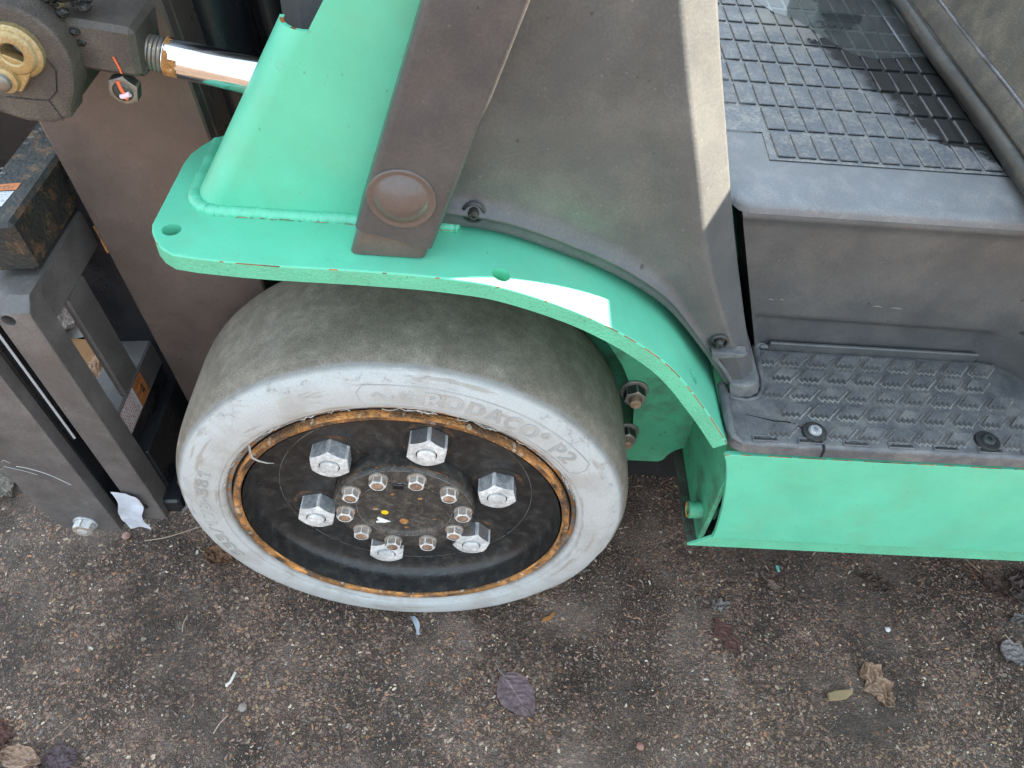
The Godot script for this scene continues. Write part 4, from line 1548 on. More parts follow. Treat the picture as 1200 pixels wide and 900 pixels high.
	for i in loop.size():
		var k := (i + 1) % loop.size()
		var e := loop[k] - loop[i]
		g.quad_to(Vector3(loop[i].x, -0.001, loop[i].y), Vector3(loop[k].x, -0.001, loop[k].y), Vector3(topl[k].x, H, topl[k].y), Vector3(topl[i].x, H, topl[i].y), Vector3(e.y, 0.3 * e.length(), -e.x))
	g.slot(1)
	var skirt := inset(loop, -0.0016)
	for i in loop.size():
		var k := (i + 1) % loop.size()
		g.quad_to(Vector3(loop[i].x, 0.0003, loop[i].y), Vector3(loop[k].x, 0.0003, loop[k].y), Vector3(skirt[k].x, 0.0001, skirt[k].y), Vector3(skirt[i].x, 0.0001, skirt[i].y), Vector3.UP)
	g.slot(0)
	var cleat := g.mesh([M.plastic_worn, M.dust], 20.0)
	var ri := 0
	for r in [[-0.1130, 0.3855, 8, 0], [-0.0903, 0.4012, 8, 0], [-0.0660, 0.3869, 9, 0], [-0.0410, 0.4008, 8, 0], [-0.0148, 0.3836, 9, 1]]:
		for k in int(r[2]) + 14:
			var x: float = r[1] + 0.0298 * k
			if ri == 4 and (k == 1 or k == 7):
				continue
			if x > 0.98 or (r[0] < -0.06 and x > 0.655 + r[0] * 0.4 + 0.02) and x < 0.9:
				continue
			if r[0] < -0.06 and x > 0.64:
				continue
			if ri == 0 and k == 0:
				x += 0.003
			part("tread_cleat", cleat, tread, Transform3D(Basis(), Vector3(x, 0.4400, r[0])))
		ri += 1
	# drain slots along the lip
	g = Geo.new()
	box(g, Vector3(0, 0, 0), Vector3(0.0225, 0.003, 0.0042), 0.0012)
	var slot := g.mesh([M.seal], 30.0)
	g = Geo.new()
	for s in [[-1, 0], [1, 0]]:
		box(g, Vector3(s[0] * 0.0122, 0.0008, 0), Vector3(0.0018, 0.0026, 0.0066), 0.0006)
	for s in [-1, 1]:
		box(g, Vector3(0, 0.0008, s * 0.0030), Vector3(0.0260, 0.0026, 0.0014), 0.0005)
	var slot_rim := g.mesh([M.plastic_worn], 30.0)
	for k in 12:
		var x := 0.3622 + 0.0458 * k
		part("drain_slot", slot, tread, Transform3D(Basis(), Vector3(x, 0.4388, -0.0030)))
		part("drain_slot_rim", slot_rim, tread, Transform3D(Basis(), Vector3(x, 0.4392, -0.0030)))
	for x in [0.4141, 0.5915]:
		g = Geo.new()
		lathe(g, [[0.0, 0.0030], [0.0055, 0.0030], [0.0095, 0.0036], [0.0120, 0.0028], [0.0128, 0.0]], 36, Transform3D(Basis(Vector3.RIGHT, -PI / 2), Vector3(x, 0.4400, -0.0137)))
		part("step_washer", g.mesh([M.seal], 40.0), tread)
		g = Geo.new()
		lathe(g, [[0.0, 0.0040], [0.0022, 0.0040], [0.0026, 0.0062], [0.0052, 0.0060], [0.0064, 0.0046], [0.0066, 0.002]], 28, Transform3D(Basis(Vector3.RIGHT, -PI / 2), Vector3(x, 0.4402, -0.0137)))
		part("step_screw", g.mesh([M.zinc if x < 0.5 else M.dark_bolt], 40.0), tread)
	# the split that runs from the kerb to the first screw and down the lip
	g = Geo.new()
	tube(g, [Vector3(0.3480, 0.4402, -0.0330), Vector3(0.3620, 0.4402, -0.0295), Vector3(0.3760, 0.4402, -0.0262), Vector3(0.3880, 0.4402, -0.0262), Vector3(0.3980, 0.4402, -0.0230), Vector3(0.4040, 0.4402, -0.0175)], [0.0002, 0.0005, 0.0007, 0.0006, 0.0007, 0.0008], 5)
	tube(g, [Vector3(0.4185, 0.4402, -0.0060), Vector3(0.4200, 0.4400, -0.002), Vector3(0.4205, 0.4385, 0.0030), Vector3(0.4215, 0.4340, 0.0046), Vector3(0.4220, 0.4245, 0.0046)], [0.0009, 0.0013, 0.0015, 0.0014, 0.0012], 5)
	part("split_crack", g.mesh([M.hollow], 60.0), tread)
	# floor plate and its rubber mat
	g = Geo.new()
	o = PackedVector2Array([Vector2(0.10, -0.118), Vector2(0.296, -0.118), Vector2(0.302, -0.111), Vector2(0.312, -0.1085), Vector2(1.05, -0.1085), Vector2(1.05, -1.0), Vector2(0.10, -1.0)])
	plate(g, o, [], func(p, h): return Vector3(p.x, h - 0.006 * pow(smoothstep(-0.150, -0.1085, p.y), 2.0), p.y), 0.6460, 0.6330, 0.0050, 0.03)
	var deck := part("floor_plate", g.mesh([M.deck], 50.0), truck, Transform3D(), "dusty dark floor plate with a rounded front edge")
	g = Geo.new()
	o = PackedVector2Array()
	for p in [[0.3360, -0.1695], [0.3380, -0.2170], [0.3190, -0.2170], [0.2700, -0.2170], [0.2700, -0.93], [0.5650, -0.93], [0.5660, -0.1690]]:
		o.append(Vector2(p[0], p[1]))
	plate(g, o, [], func(p, h): return Vector3(p.x, h, p.y), 0.6475, 0.6455, 0.0010, 0.03)
	var fm := part("floor_mat", g.mesh([M.mat_dry], 30.0), truck, Transform3D(), "rubber floor mat of small rectangular pads, wet along one side")
	var pad := Geo.new()
	box(pad, Vector3(0.0082, 0.0003, -0.0200), Vector3(0.0168, 0.0034, 0.0406), 0.0007)
	# rubber as it lies there: dusty where dry, black and glossy where water stands on the hood's side
	var mn := 1024
	var A := noise_bytes(mn, 0.010, 301, 5)
	var B := noise_bytes(mn, 0.16, 302, 3)
	var alb := PackedByteArray()
	alb.resize(mn * mn * 3)
	var rgh := PackedByteArray()
	rgh.resize(mn * mn)
	var dry := s2b(Color(0.135, 0.146, 0.156))
	var dusty := s2b(Color(0.240, 0.236, 0.218))
	var wet := s2b(Color(0.018, 0.020, 0.020))
	var mud := s2b(Color(0.205, 0.200, 0.175))
	for r in mn:
		for c in mn:
			var k := r * mn + c
			var x := c * 0.8 / mn
			var z := r * 0.8 / mn - 0.8
			var w: float = (x - 0.530) - (z + 0.20) * 0.42 + (A[k] - 128) * 0.00022
			if z > -0.214:
				w -= 0.030 * smoothstep(-0.214, -0.206, z)
			w = smoothstep(-0.016, 0.008, w + (B[k] - 128) * 0.00006)
			var v := dry.lerp(dusty, clampf((A[(k * 3) % (mn * mn)] - 100) / 110.0 + (B[k] - 128) * 0.003, 0, 0.8)) * (1.0 + (B[k] - 128) * 0.0014)
			v = v.lerp(wet, w)
			# the remains of a dried mud puddle
			var mx := (x - 0.423) / 0.036 + (z + 0.49) * 3.0
			var md := mx * mx + pow((z + 0.485) / 0.085, 2) + (A[k] - 128) * 0.012
			v = v.lerp(mud, smoothstep(1.15, 0.85, md) * 0.85)
			w *= 1.0 - smoothstep(1.15, 0.85, md)
			alb[k * 3] = clampi(int(v.x), 0, 255)
			alb[k * 3 + 1] = clampi(int(v.y), 0, 255)
			alb[k * 3 + 2] = clampi(int(v.z), 0, 255)
			rgh[k] = int(lerpf(130 + (A[k] - 128) * 0.3, 22 + B[k] * 0.12, w))
	var pm := mat(ImageTexture.create_from_image(Image.create_from_data(mn, mn, false, Image.FORMAT_RGB8, alb)), ImageTexture.create_from_image(Image.create_from_data(mn, mn, false, Image.FORMAT_L8, rgh)), 0.0, 1.25)
	fm.mesh.surface_set_material(0, pm)
	var pads := pm.duplicate()
	pads.albedo_color = Color(0.90, 0.90, 0.91)
	var tile := pad.mesh([pads], 30.0)
	var zs := [-0.1740, -0.2220, -0.2680, -0.3152, -0.3622, -0.4095, -0.4568, -0.5036, -0.5505, -0.5975, -0.6445, -0.6915]
	for j in zs.size():
		for k in range(-3, 11):
			if j <= 1 and k < 0:
				continue
			part("mat_pad", tile, fm, Transform3D(Basis(), Vector3(0.3448 + 0.0199 * k, 0.6475, zs[j])))
	# standing water over the wet strip and at the pedals
	g = Geo.new()
	o = PackedVector2Array()
	for p in [[0.5640, -0.400], [0.5300, -0.392], [0.5000, -0.385], [0.4750, -0.392], [0.4500, -0.430], [0.4300, -0.470], [0.4050, -0.485], [0.3850, -0.520], [0.3900, -0.80], [0.5640, -0.80]]:
		o.append(Vector2(p[0], p[1]))
	var nw := FastNoiseLite.new()
	nw.seed = 2
	nw.frequency = 40.0
	plate(g, o, [], func(p, h): return Vector3(p.x, h + nw.get_noise_2d(p.x, p.y) * 0.0003, p.y), 0.64985, 0.6482, 0.0002, 0.012)
	var wm := StandardMaterial3D.new()
	wm.albedo_color = Color(0.85, 0.9, 0.9, 0.04)
	wm.transparency = BaseMaterial3D.TRANSPARENCY_ALPHA
	wm.roughness = 0.03
	wm.refraction_enabled = true
	wm.refraction_scale = 0.033
	part("puddle", g.mesh([wm], 60.0), fm, Transform3D(), "thin clear water lying on the mat")
	# pedal hanging over the puddle
	g = Geo.new()
	box(g, Vector3(0.5040, 0.690, -0.565), Vector3(0.060, 0.012, 0.075), 0.003, Basis(Vector3.RIGHT, 0.6))
	for k in 5:
		box(g, Vector3(0.4840 + 0.010 * k, 0.6985, -0.560), Vector3(0.003, 0.004, 0.06), 0.001, Basis(Vector3.RIGHT, 0.6))
	box(g, Vector3(0.504, 0.76, -0.60), Vector3(0.016, 0.13, 0.01), 0.002, Basis(Vector3.RIGHT, -0.25))
	part("brake_pedal", g.mesh([M.black_navy], 30.0), truck)
	# engine hood, whose seam and ridge slope up at the right
	rows = []
	var prof := [Vector2(0.5655, 0.6705), Vector2(0.5640, 0.6715), Vector2(0.5640, 0.6740), Vector2(0.5668, 0.6860), Vector2(0.5692, 0.6905), Vector2(0.5700, 0.6930), Vector2(0.5722, 0.6945), Vector2(0.5790, 0.730), Vector2(0.5900, 0.790), Vector2(0.6020, 0.860), Vector2(0.6100, 0.915), Vector2(0.6200, 0.937), Vector2(0.6400, 0.944), Vector2(0.70, 0.946), Vector2(1.05, 0.946)]
	for p in prof:
		var row := PackedVector3Array()
		for k in 41:
			row.append(Vector3(p.x, p.y, -1.0 + 0.92 * k / 40.0))
		row.append(Vector3(p.x + 0.01, p.y - 0.004, -0.068))
		row.append(Vector3(p.x + 0.03, p.y - 0.01, -0.062))
		row.append(Vector3(maxf(p.x + 0.03, 1.05), p.y - 0.01, -0.060))
		rows.append(row)
	var hood := part("engine_hood", sheet(rows, [], M.hood, false, true), truck, Transform3D(), "dusty black engine hood rising beside the floor mat")
	g = Geo.new()
	tube(g, [Vector3(0.5710, 0.6938, -1.0), Vector3(0.5710, 0.6938, -0.5), Vector3(0.5710, 0.6938, -0.08)], 0.0018, 8)
	part("hood_ridge", g.mesh([mat(weather(256, 125, Color(0.20, 0.20, 0.22), 0.3, Color(0.09, 0.09, 0.09), 0.4, 0.7, 0.8, 0.2), null, 0.0, 5.0)], 60.0), hood)
	g = Geo.new()
	var sp := []
	for k in 30:
		var z := -1.0 + 0.93 * k / 29.0
		sp.append(Vector3(0.5680 + 0.0015 * sin(k * 0.9), 0.6590, z))
	tube(g, sp, 0.0105, 12)
	part("rubber_seal", g.mesh([M.seal], 60.0), hood)
	g = Geo.new()
	box(g, Vector3(0.5900, 0.658, -0.53), Vector3(0.03, 0.030, 0.92), 0.002)
	part("seal_backing", g.mesh([M.hollow], 30.0), hood)

# ------------------------------------------------------------------ the rest of the truck, mostly out of view
func body(truck: Node3D) -> void:
	var g := Geo.new()
	box(g, Vector3(0.72, 0.39, -0.58), Vector3(0.66, 0.48, 0.84), 0.01)
	box(g, Vector3(0.10, 0.30, -0.60), Vector3(0.60, 0.34, 0.72), 0.01)
	box(g, Vector3(0.34, 0.13, -0.46), Vector3(0.52, 0.20, 0.46), 0.02)
	part("chassis", g.mesh([M.seal], 30.0), truck)
	g = Geo.new()
	box(g, Vector3(1.48, 0.60, -0.53), Vector3(0.80, 0.86, 1.06), 0.09)
	part("counterweight", g.mesh([M.green], 30.0), truck)
	g = Geo.new()
	box(g, Vector3(1.16, 1.01, -0.53), Vector3(0.46, 0.12, 0.46), 0.04)
	box(g, Vector3(1.42, 1.26, -0.53), Vector3(0.12, 0.50, 0.46), 0.05, Basis(Vector3.BACK, -0.2))
	part("seat", g.mesh([M.seal], 30.0), truck)
	g = Geo.new()
	box(g, Vector3(0.02, 0.82, -0.62), Vector3(0.26, 0.62, 0.86), 0.02)
	part("dashboard", g.mesh([M.plastic], 30.0), truck)
	g = Geo.new()
	lathe(g, [[0.0, 0.0], [0.16, 0.0], [0.20, -0.01], [0.225, -0.04], [0.225, -0.14], [0.20, -0.16]], 64, Transform3D(Basis(), Vector3(1.30, 0.225, -0.03)))
	part("rear_wheel", g.mesh([M.seal], 40.0), truck)

# ------------------------------------------------------------------ mast and carriage, tipped forward
func mast(truck: Node3D) -> void:
	var T := Transform3D(Basis(Vector3.BACK, deg_to_rad(6.2)), Vector3.ZERO)
	var g := Geo.new()
	box(g, Vector3(-0.2010, 1.05, -0.1980), Vector3(0.1570, 2.02, 0.0160), 0.002)
	box(g, Vector3(-0.2700, 1.05, -0.2350), Vector3(0.0190, 2.02, 0.058), 0.002)
	box(g, Vector3(-0.1320, 1.05, -0.2350), Vector3(0.0190, 2.02, 0.058), 0.002)
	var m := part("mast_channel", g.mesh([M.black], 30.0), truck, T, "broad black mast upright behind the tyre")
	g = Geo.new()
	tube(g, [Vector3(-0.2792, 0.50, -0.1902), Vector3(-0.2792, 0.535, -0.1902)], 0.0012, 6)
	part("rust_chip", g.mesh([M.rust]), m)
	# inner upright, lift cylinder and hoses in the dark between the uprights
	g = Geo.new()
	box(g, Vector3(-0.2050, 1.1, -0.300), Vector3(0.10, 2.0, 0.05), 0.006)
	part("inner_upright", g.mesh([M.black_navy], 30.0), m)
	g = Geo.new()
	lathe(g, [[0.034, 1.0], [0.034, -1.0]], 48, Transform3D(Basis(Vector3.RIGHT, -PI / 2), Vector3(-0.118, 1.0, -0.285)))
	part("lift_cylinder", g.mesh([M.black_navy], 40.0), m)
	g = Geo.new()
	for q in [[-0.072, -0.31, 0.013], [-0.045, -0.33, 0.013], [-0.03, -0.29, 0.010]]:
		lathe(g, [[q[2], 1.0], [q[2], -1.0]], 24, Transform3D(Basis(Vector3.RIGHT, -PI / 2), Vector3(q[0], 1.0, q[1])))
	part("hydraulic_hoses", g.mesh([M.seal], 40.0), m)
	g = Geo.new()
	box(g, Vector3(-0.15, 0.95, -0.46), Vector3(0.30, 2.0, 0.06), 0.006)
	part("mast_back", g.mesh([M.black_navy], 30.0), m)
	# lug, pin and keeper
	g = Geo.new()
	var o := PackedVector2Array()
	for k in 15:
		var a := deg_to_rad(lerpf(-12.0, 190.0, k / 14.0))
		o.append(Vector2(-0.1960 + 0.0390 * cos(a), 0.7680 + 0.0390 * sin(a)))
	for p in [[-0.2420, 0.735], [-0.2320, 0.7230], [-0.2150, 0.7155], [-0.1950, 0.7130], [-0.1790, 0.7170], [-0.1745, 0.7260], [-0.1650, 0.7400]]:
		o.append(Vector2(p[0], p[1]))
	plate(g, o, [circle2(Vector2(-0.1965, 0.7690), 0.0145, 24)], func(p, h): return Vector3(p.x, p.y, h), -0.0850, -0.1120, 0.003, 0.008)
	var lug := part("mast_lug", g.mesh([M.cast], 40.0), truck, T, "brown-black cast mast lug with a brass pin")
	g = Geo.new()
	box(g, Vector3(-0.205, 0.742, -0.151), Vector3(0.055, 0.046, 0.078), 0.003)
	part("lug_foot", g.mesh([M.cast], 30.0), lug)
	g = Geo.new()
	lathe(g, [[0.0078, -0.08], [0.0080, 0.0030], [0.0092, 0.0042], [0.0142, 0.0042], [0.0160, 0.0028], [0.0166, 0.0010], [0.0185, 0.0006], [0.0200, -0.0008], [0.0205, -0.006]], 48, Transform3D(Basis(), Vector3(-0.1935, 0.7735, -0.0800)))
	part("tilt_pin", g.mesh([M.brass], 40.0), lug)
	g = Geo.new()
	lathe(g, [[0.0, -0.018], [0.0078, -0.014]], 32, Transform3D(Basis(), Vector3(-0.1935, 0.7735, -0.0800)))
	part("pin_bore", g.mesh([M.steel], 40.0), lug)
	g = Geo.new()
	o = PackedVector2Array()
	for p in [[-0.1830, 0.7640], [-0.1900, 0.7545], [-0.2010, 0.7440], [-0.2160, 0.7440], [-0.2160, 0.7720], [-0.2050, 0.7760]]:
		o.append(Vector2(p[0], p[1]))
	plate(g, o, [], func(p, h): return Vector3(p.x, p.y, h), -0.0775, -0.0850, 0.0015, 0.01)
	lathe(g, [[0.0, 0.002], [0.006, 0.002], [0.0100, 0.0005], [0.0110, -0.003]], 28, Transform3D(Basis(), Vector3(-0.2085, 0.7550, -0.0745)))
	part("pin_keeper", g.mesh([M.brass], 40.0), lug)
	g = Geo.new()
	lathe(g, [[0.0, 0.0060], [0.0050, 0.0055], [0.0066, 0.0040], [0.0070, 0.0]], 24, Transform3D(Basis(), Vector3(-0.2085, 0.7550, -0.0735)))
	part("keeper_bolt", g.mesh([M.steel], 40.0), lug)
	g = Geo.new()
	tube(g, [Vector3(-0.1850, 0.7155, -0.0845), Vector3(-0.1885, 0.7330, -0.0846), Vector3(-0.1790, 0.7400, -0.0846), Vector3(-0.1720, 0.7560, -0.0846), Vector3(-0.1765, 0.7720, -0.0846)], 0.0005, 4)
	tube(g, [Vector3(-0.1885, 0.7330, -0.0846), Vector3(-0.2010, 0.7340, -0.0846), Vector3(-0.2200, 0.7370, -0.0846)], 0.0005, 4)
	part("lug_seam", g.mesh([M.grease], 60.0), lug)
	# grease pressed out round the lug
	g = Geo.new()
	var rng := RandomNumberGenerator.new()
	rng.seed = 40
	for k in 46:
		var a := deg_to_rad(rng.randf_range(-15.0, 165.0))
		var c := Vector3(-0.1960 + (0.0415 + rng.randf_range(-0.002, 0.003)) * cos(a), 0.7680 + (0.0415 + rng.randf_range(-0.002, 0.003)) * sin(a), rng.randf_range(-0.116, -0.104))
		var sz := rng.randf_range(0.0020, 0.0048)
		lathe(g, [[0.0, sz], [sz * 0.7, sz * 0.7], [sz, 0.0], [sz * 0.7, -sz * 0.7], [0.0, -sz]], 8, Transform3D(Basis.from_euler(Vector3(rng.randf() * 3, rng.randf() * 3, 0)).scaled(Vector3(1.3, 0.8, 1)), c))
	for k in 26:
		var c := Vector3(-0.1500 + rng.randf_range(-0.016, 0.004), 0.7990 + rng.randf_range(-0.010, 0.012), -0.112 + rng.randf_range(-0.02, 0.008))
		var sz := rng.randf_range(0.0022, 0.0050)
		lathe(g, [[0.0, sz], [sz * 0.7, sz * 0.7], [sz, 0.0], [sz * 0.7, -sz * 0.7], [0.0, -sz]], 8, Transform3D(Basis.from_euler(Vector3(rng.randf() * 3, rng.randf() * 3, 0)).scaled(Vector3(1.4, 0.7, 1)), c))
	part("squeezed_grease", g.mesh([M.grease], 70.0), lug)
	# rod end with its clamp bolt, and the chromed rod
	g = Geo.new()
	box(g, Vector3(-0.1450, 0.7620, -0.1330), Vector3(0.058, 0.0400, 0.0560), 0.004, Basis(Vector3.BACK, -0.21))
	var re := part("rod_end", g.mesh([M.cast], 30.0), truck, T, "dark cast clevis block on the end of the tilt rod")
	g = Geo.new()
	box(g, Vector3(-0.1320, 0.7395, -0.1400), Vector3(0.0200, 0.018, 0.0380), 0.004, Basis(Vector3.BACK, -0.21))
	part("clamp_boss", g.mesh([M.cast], 30.0), re)
	g = Geo.new()
	hex_nut(g, 0.0125, 0.010, 0.008, 0.002)
	lathe(g, [[0.0, 0.0115], [0.006, 0.0112], [0.008, 0.0098]], 24)
	var cb := part("clamp_bolt", g.mesh([M.dark_bolt, M.steel], 30.0), re, Transform3D(Basis(Vector3.BACK, 0.2), Vector3(-0.1395, 0.7275, -0.1150)))
	g = Geo.new()
	tube(g, [Vector3(-0.1350, 0.7560, -0.1043), Vector3(-0.1340, 0.7480, -0.1043), Vector3(-0.1338, 0.7430, -0.1040)], 0.0009, 6)
	tube(g, [Vector3(-0.1400, 0.7365, -0.1048), Vector3(-0.1390, 0.7300, -0.1035), Vector3(-0.1375, 0.7215, -0.1035)], 0.0016, 6)
	part("orange_witness_mark", g.mesh([M.orange_paint], 60.0), re)
	g = Geo.new()
	tube(g, [Vector3(-0.1415, 0.7245, -0.1030), Vector3(-0.1380, 0.7250, -0.1026), Vector3(-0.1335, 0.7262, -0.1030)], [0.0020, 0.0022, 0.0022], 8)
	part("pink_paint_dab", g.mesh([M.pink_paint], 60.0), re)
	# the rod goes into the green column; both of its ends in the truck's own axes
	var a := Vector3(-0.1990, 0.7280, -0.1330)
	var b := Vector3(-0.020, 0.6960, -0.1330)
	var d := (b - a).normalized()
	var side := d.cross(Vector3.BACK).normalized()
	var tf := Transform3D(Basis(side, Vector3.BACK.slide(d).normalized(), d).orthonormalized(), a)
	g = Geo.new()
	lathe(g, [[0.0152, 0.17], [0.0152, 0.0125], [0.0140, 0.0110]], 64, tf)
	var rod := part("tilt_rod", g.mesh([M.chrome], 40.0), truck, Transform3D(), "shiny chromed tilt cylinder rod")
	g = Geo.new()
	var th := []
	for k in 9:
		th.append([0.0142 - (0.0009 if k % 2 else 0.0), 0.0118 - k * 0.0016])
	th.append([0.0142, -0.014])
	lathe(g, th, 48, tf)
	part("rod_thread", g.mesh([M.steel], 30.0), rod)
	g = Geo.new()
	var rr := FastNoiseLite.new()
	rr.seed = 5
	rr.frequency = 1.0
	var R := 0.01535
	for i in 64:
		for j in 10:
			var z0 := 0.0126 + 0.0011 * j
			var an := TAU * i / 64
			var keep := rr.get_noise_2d(cos(an) * 2.2, sin(an) * 2.2 + 4.0) * 0.006 + 0.0150
			# a deeper patch of rust towards the viewer
			var q := Vector3(cos(an), sin(an), 0)
			var w: Vector3 = tf.basis * q
			if w.z > 0.35 and w.y > -0.75 and w.y < 0.35:
				keep += 0.0085
			if z0 < keep:
				var an2 := TAU * (i + 1) / 64
				g.quad(tf * Vector3(R * cos(an), R * sin(an), z0), tf * Vector3(R * cos(an2), R * sin(an2), z0), tf * Vector3(R * cos(an2), R * sin(an2), z0 + 0.0011), tf * Vector3(R * cos(an), R * sin(an), z0 + 0.0011))
	part("rod_rust", g.mesh([M.rust], 60.0), rod)

func carriage(truck: Node3D) -> void:
	var T := Transform3D(Basis(Vector3.BACK, deg_to_rad(6.2)), Vector3.ZERO)
	var g := Geo.new()
	# end bar with its two bored holes
	var o := PackedVector2Array([Vector2(-0.3315, 0.171), Vector2(-0.2950, 0.171), Vector2(-0.2950, 0.5440), Vector2(-0.3315, 0.5440)])
	plate(g, o, [circle2(Vector2(-0.3190, 0.5245), 0.0066, 20), circle2(Vector2(-0.3145, 0.2020), 0.0062, 20)], func(p, h): return Vector3(p.x, p.y, h - 0.0130 * smoothstep(0.5300, 0.5440, p.y)), -0.0600, -0.0900, 0.0022, 0.012)
	var c := part("carriage", g.mesh([M.black_worn], 30.0), truck, T, "worn black fork carriage of box bars")
	g = Geo.new()
	lathe(g, [[0.0, 0.0], [0.0068, 0.0]], 20, Transform3D(Basis(), Vector3(-0.3190, 0.5245, -0.0720)))
	lathe(g, [[0.0, 0.0], [0.0068, 0.0]], 20, Transform3D(Basis(), Vector3(-0.3145, 0.2020, -0.0720)))
	part("bored_hole", g.mesh([M.rust_thin]), c)
	g = Geo.new()
	box(g, Vector3(-0.3330, 0.5180, -0.4100), Vector3(0.0700, 0.0480, 0.6400), 0.003)
	part("upper_bar", g.mesh([M.black_worn], 30.0), c)
	g = Geo.new()
	box(g, Vector3(-0.3210, 0.5760, -0.4600), Vector3(0.0520, 0.0560, 0.7140), 0.004)
	var rail := part("top_rail", g.mesh([M.black_rusty], 30.0), c, Transform3D(), "rust-stained top rail with a warning label")
	g = Geo.new()
	box(g, Vector3(-0.3020, 0.4200, -0.1400), Vector3(0.0080, 0.1500, 0.0430), 0.002)
	part("inner_bar", g.mesh([M.black_worn], 30.0), c)
	g = Geo.new()
	box(g, Vector3(-0.3210, 0.3250, -0.3960), Vector3(0.0460, 0.0420, 0.6120), 0.002)
	part("lower_bar", g.mesh([M.black_worn], 30.0), c)
	g = Geo.new()
	box(g, Vector3(-0.3050, 0.2360, -0.3960), Vector3(0.0280, 0.0760, 0.6120), 0.002)
	box(g, Vector3(-0.3120, 0.2925, -0.3960), Vector3(0.0220, 0.026, 0.6100), 0.002)
	box(g, Vector3(-0.2990, 0.1850, -0.1000), Vector3(0.050, 0.0260, 0.0620), 0.003)
	part("foot_bar", g.mesh([M.black_navy], 30.0), c)
	g = Geo.new()
	tube(g, smooth3([Vector3(-0.2760, 0.1770, -0.069), Vector3(-0.2700, 0.1800, -0.075), Vector3(-0.2690, 0.2000, -0.082), Vector3(-0.2700, 0.2200, -0.085)]), 0.0030, 8)
	part("bent_bracket", g.mesh([M.black_worn], 60.0), c)
	# outer side plate with its bolt
	g = Geo.new()
	o = PackedVector2Array([Vector2(-0.4530, 0.2050), Vector2(-0.4440, 0.1600), Vector2(-0.4330, 0.1470), Vector2(-0.3660, 0.1440), Vector2(-0.3700, 0.62), Vector2(-0.4530, 0.62)])
	g.slot(1)
	g.slot(0)
	plate(g, o, [], func(p, h): return Vector3(p.x, p.y, h), -0.0600, -0.0780, 0.0022, 0.02, func(m, q): return 1 if m.x < -0.432 and m.y < 0.23 and q >= 1 else 0)
	var sp := part("side_plate", g.mesh([M.black_worn, M.rust], 30.0), c, Transform3D(), "scratched black side plate with rust on its lower corner")
	g = Geo.new()
	hex_nut(g, 0.0128, 0.0110, 0.0062, 0.002)
	lathe(g, [[0.0, 0.0105], [0.0062, 0.0108]], 20)
	part("plate_bolt", g.mesh([M.zinc_white, M.bolt_rusty], 30.0), sp, Transform3D(Basis(Vector3.BACK, 0.3), Vector3(-0.4060, 0.1640, -0.0580)))
	g = Geo.new()
	lathe(g, [[0.0, 0.0022], [0.0140, 0.0022], [0.0150, 0.0012], [0.0150, 0.0]], 32, Transform3D(Basis(), Vector3(-0.4060, 0.1640, -0.0600)))
	part("plate_washer", g.mesh([M.zinc], 40.0), sp)
	g = Geo.new()
	var marks := [[[-0.4330, 0.2900], [-0.4200, 0.2850], [-0.4020, 0.2720], [-0.3850, 0.2500]], [[-0.4480, 0.2900], [-0.4300, 0.2810], [-0.4160, 0.2720]], [[-0.4460, 0.2980], [-0.4420, 0.3020], [-0.4370, 0.2960]]]
	for q in marks:
		var path := []
		var rd := []
		for i in q.size():
			path.append(Vector3(q[i][0], q[i][1], -0.0600))
			rd.append(0.0004 + (0.0009 if q == marks[0] else 0.0002) * sin(PI * (i + 0.4) / q.size()))
		tube(g, smooth3(path), 0.0007 if q == marks[0] else 0.0004, 5)
	part("paint_scrape", g.mesh([flat(Color(0.36, 0.35, 0.33), 0.7)], 60.0), sp)
	g = Geo.new()
	box(g, Vector3(-0.3850, 0.36, -0.1000), Vector3(0.030, 0.42, 0.040), 0.003)
	box(g, Vector3(-0.345, 0.158, -0.150), Vector3(0.040, 0.020, 0.14), 0.003)
	box(g, Vector3(-0.3120, 0.370, -0.2150), Vector3(0.0640, 0.420, 0.012), 0.001)
	box(g, Vector3(-0.4200, 0.620, -0.40), Vector3(0.20, 0.30, 0.012), 0.001)
	part("backing_bar", g.mesh([M.black_navy], 30.0), c)
	# printed labels; the print is worn to rows of strokes
	var print := func(w: int, h: int, base: Color, ink: Color, rows: int, sd: int, band := Color(0, 0, 0, 0)) -> StandardMaterial3D:
		var im := Image.create(w, h, false, Image.FORMAT_RGB8)
		im.fill(base.linear_to_srgb())
		var rng := RandomNumberGenerator.new()
		rng.seed = sd
		for r in rows:
			var y0 := int((r + 0.5) * h / rows)
			var x := int(w * 0.08)
			while x < w * 0.9:
				var cw := rng.randi_range(1, 4)
				for k in cw:
					for t in range(-int(h / rows * 0.3), int(h / rows * 0.3) + 1):
						if rng.randf() < 0.62:
							im.set_pixel(clampi(x + k, 0, w - 1), clampi(y0 + t, 0, h - 1), ink.linear_to_srgb())
				x += cw + rng.randi_range(1, 3)
		for k in 260:
			var px := rng.randi() % w
			var py := rng.randi() % h
			im.set_pixel(px, py, im.get_pixel(px, py).lerp(Color(0.2, 0.17, 0.14), 0.5))
		if band.a > 0.0:
			for y in h:
				for x in range(int(w * 0.0), w):
					var u := float(x) / w
					var v := float(y) / h
					# a black triangle with a bar inside
					if absf(u - 0.62) < (v - 0.25) * 0.30 and v > 0.3 and v < 0.72:
						im.set_pixel(x, y, Color(0.08, 0.06, 0.05) if not (absf(u - 0.62) < 0.02 and v > 0.45 and v < 0.62) else base.linear_to_srgb())
		var m := StandardMaterial3D.new()
		m.albedo_texture = ImageTexture.create_from_image(im)
		m.roughness = 0.5
		return m
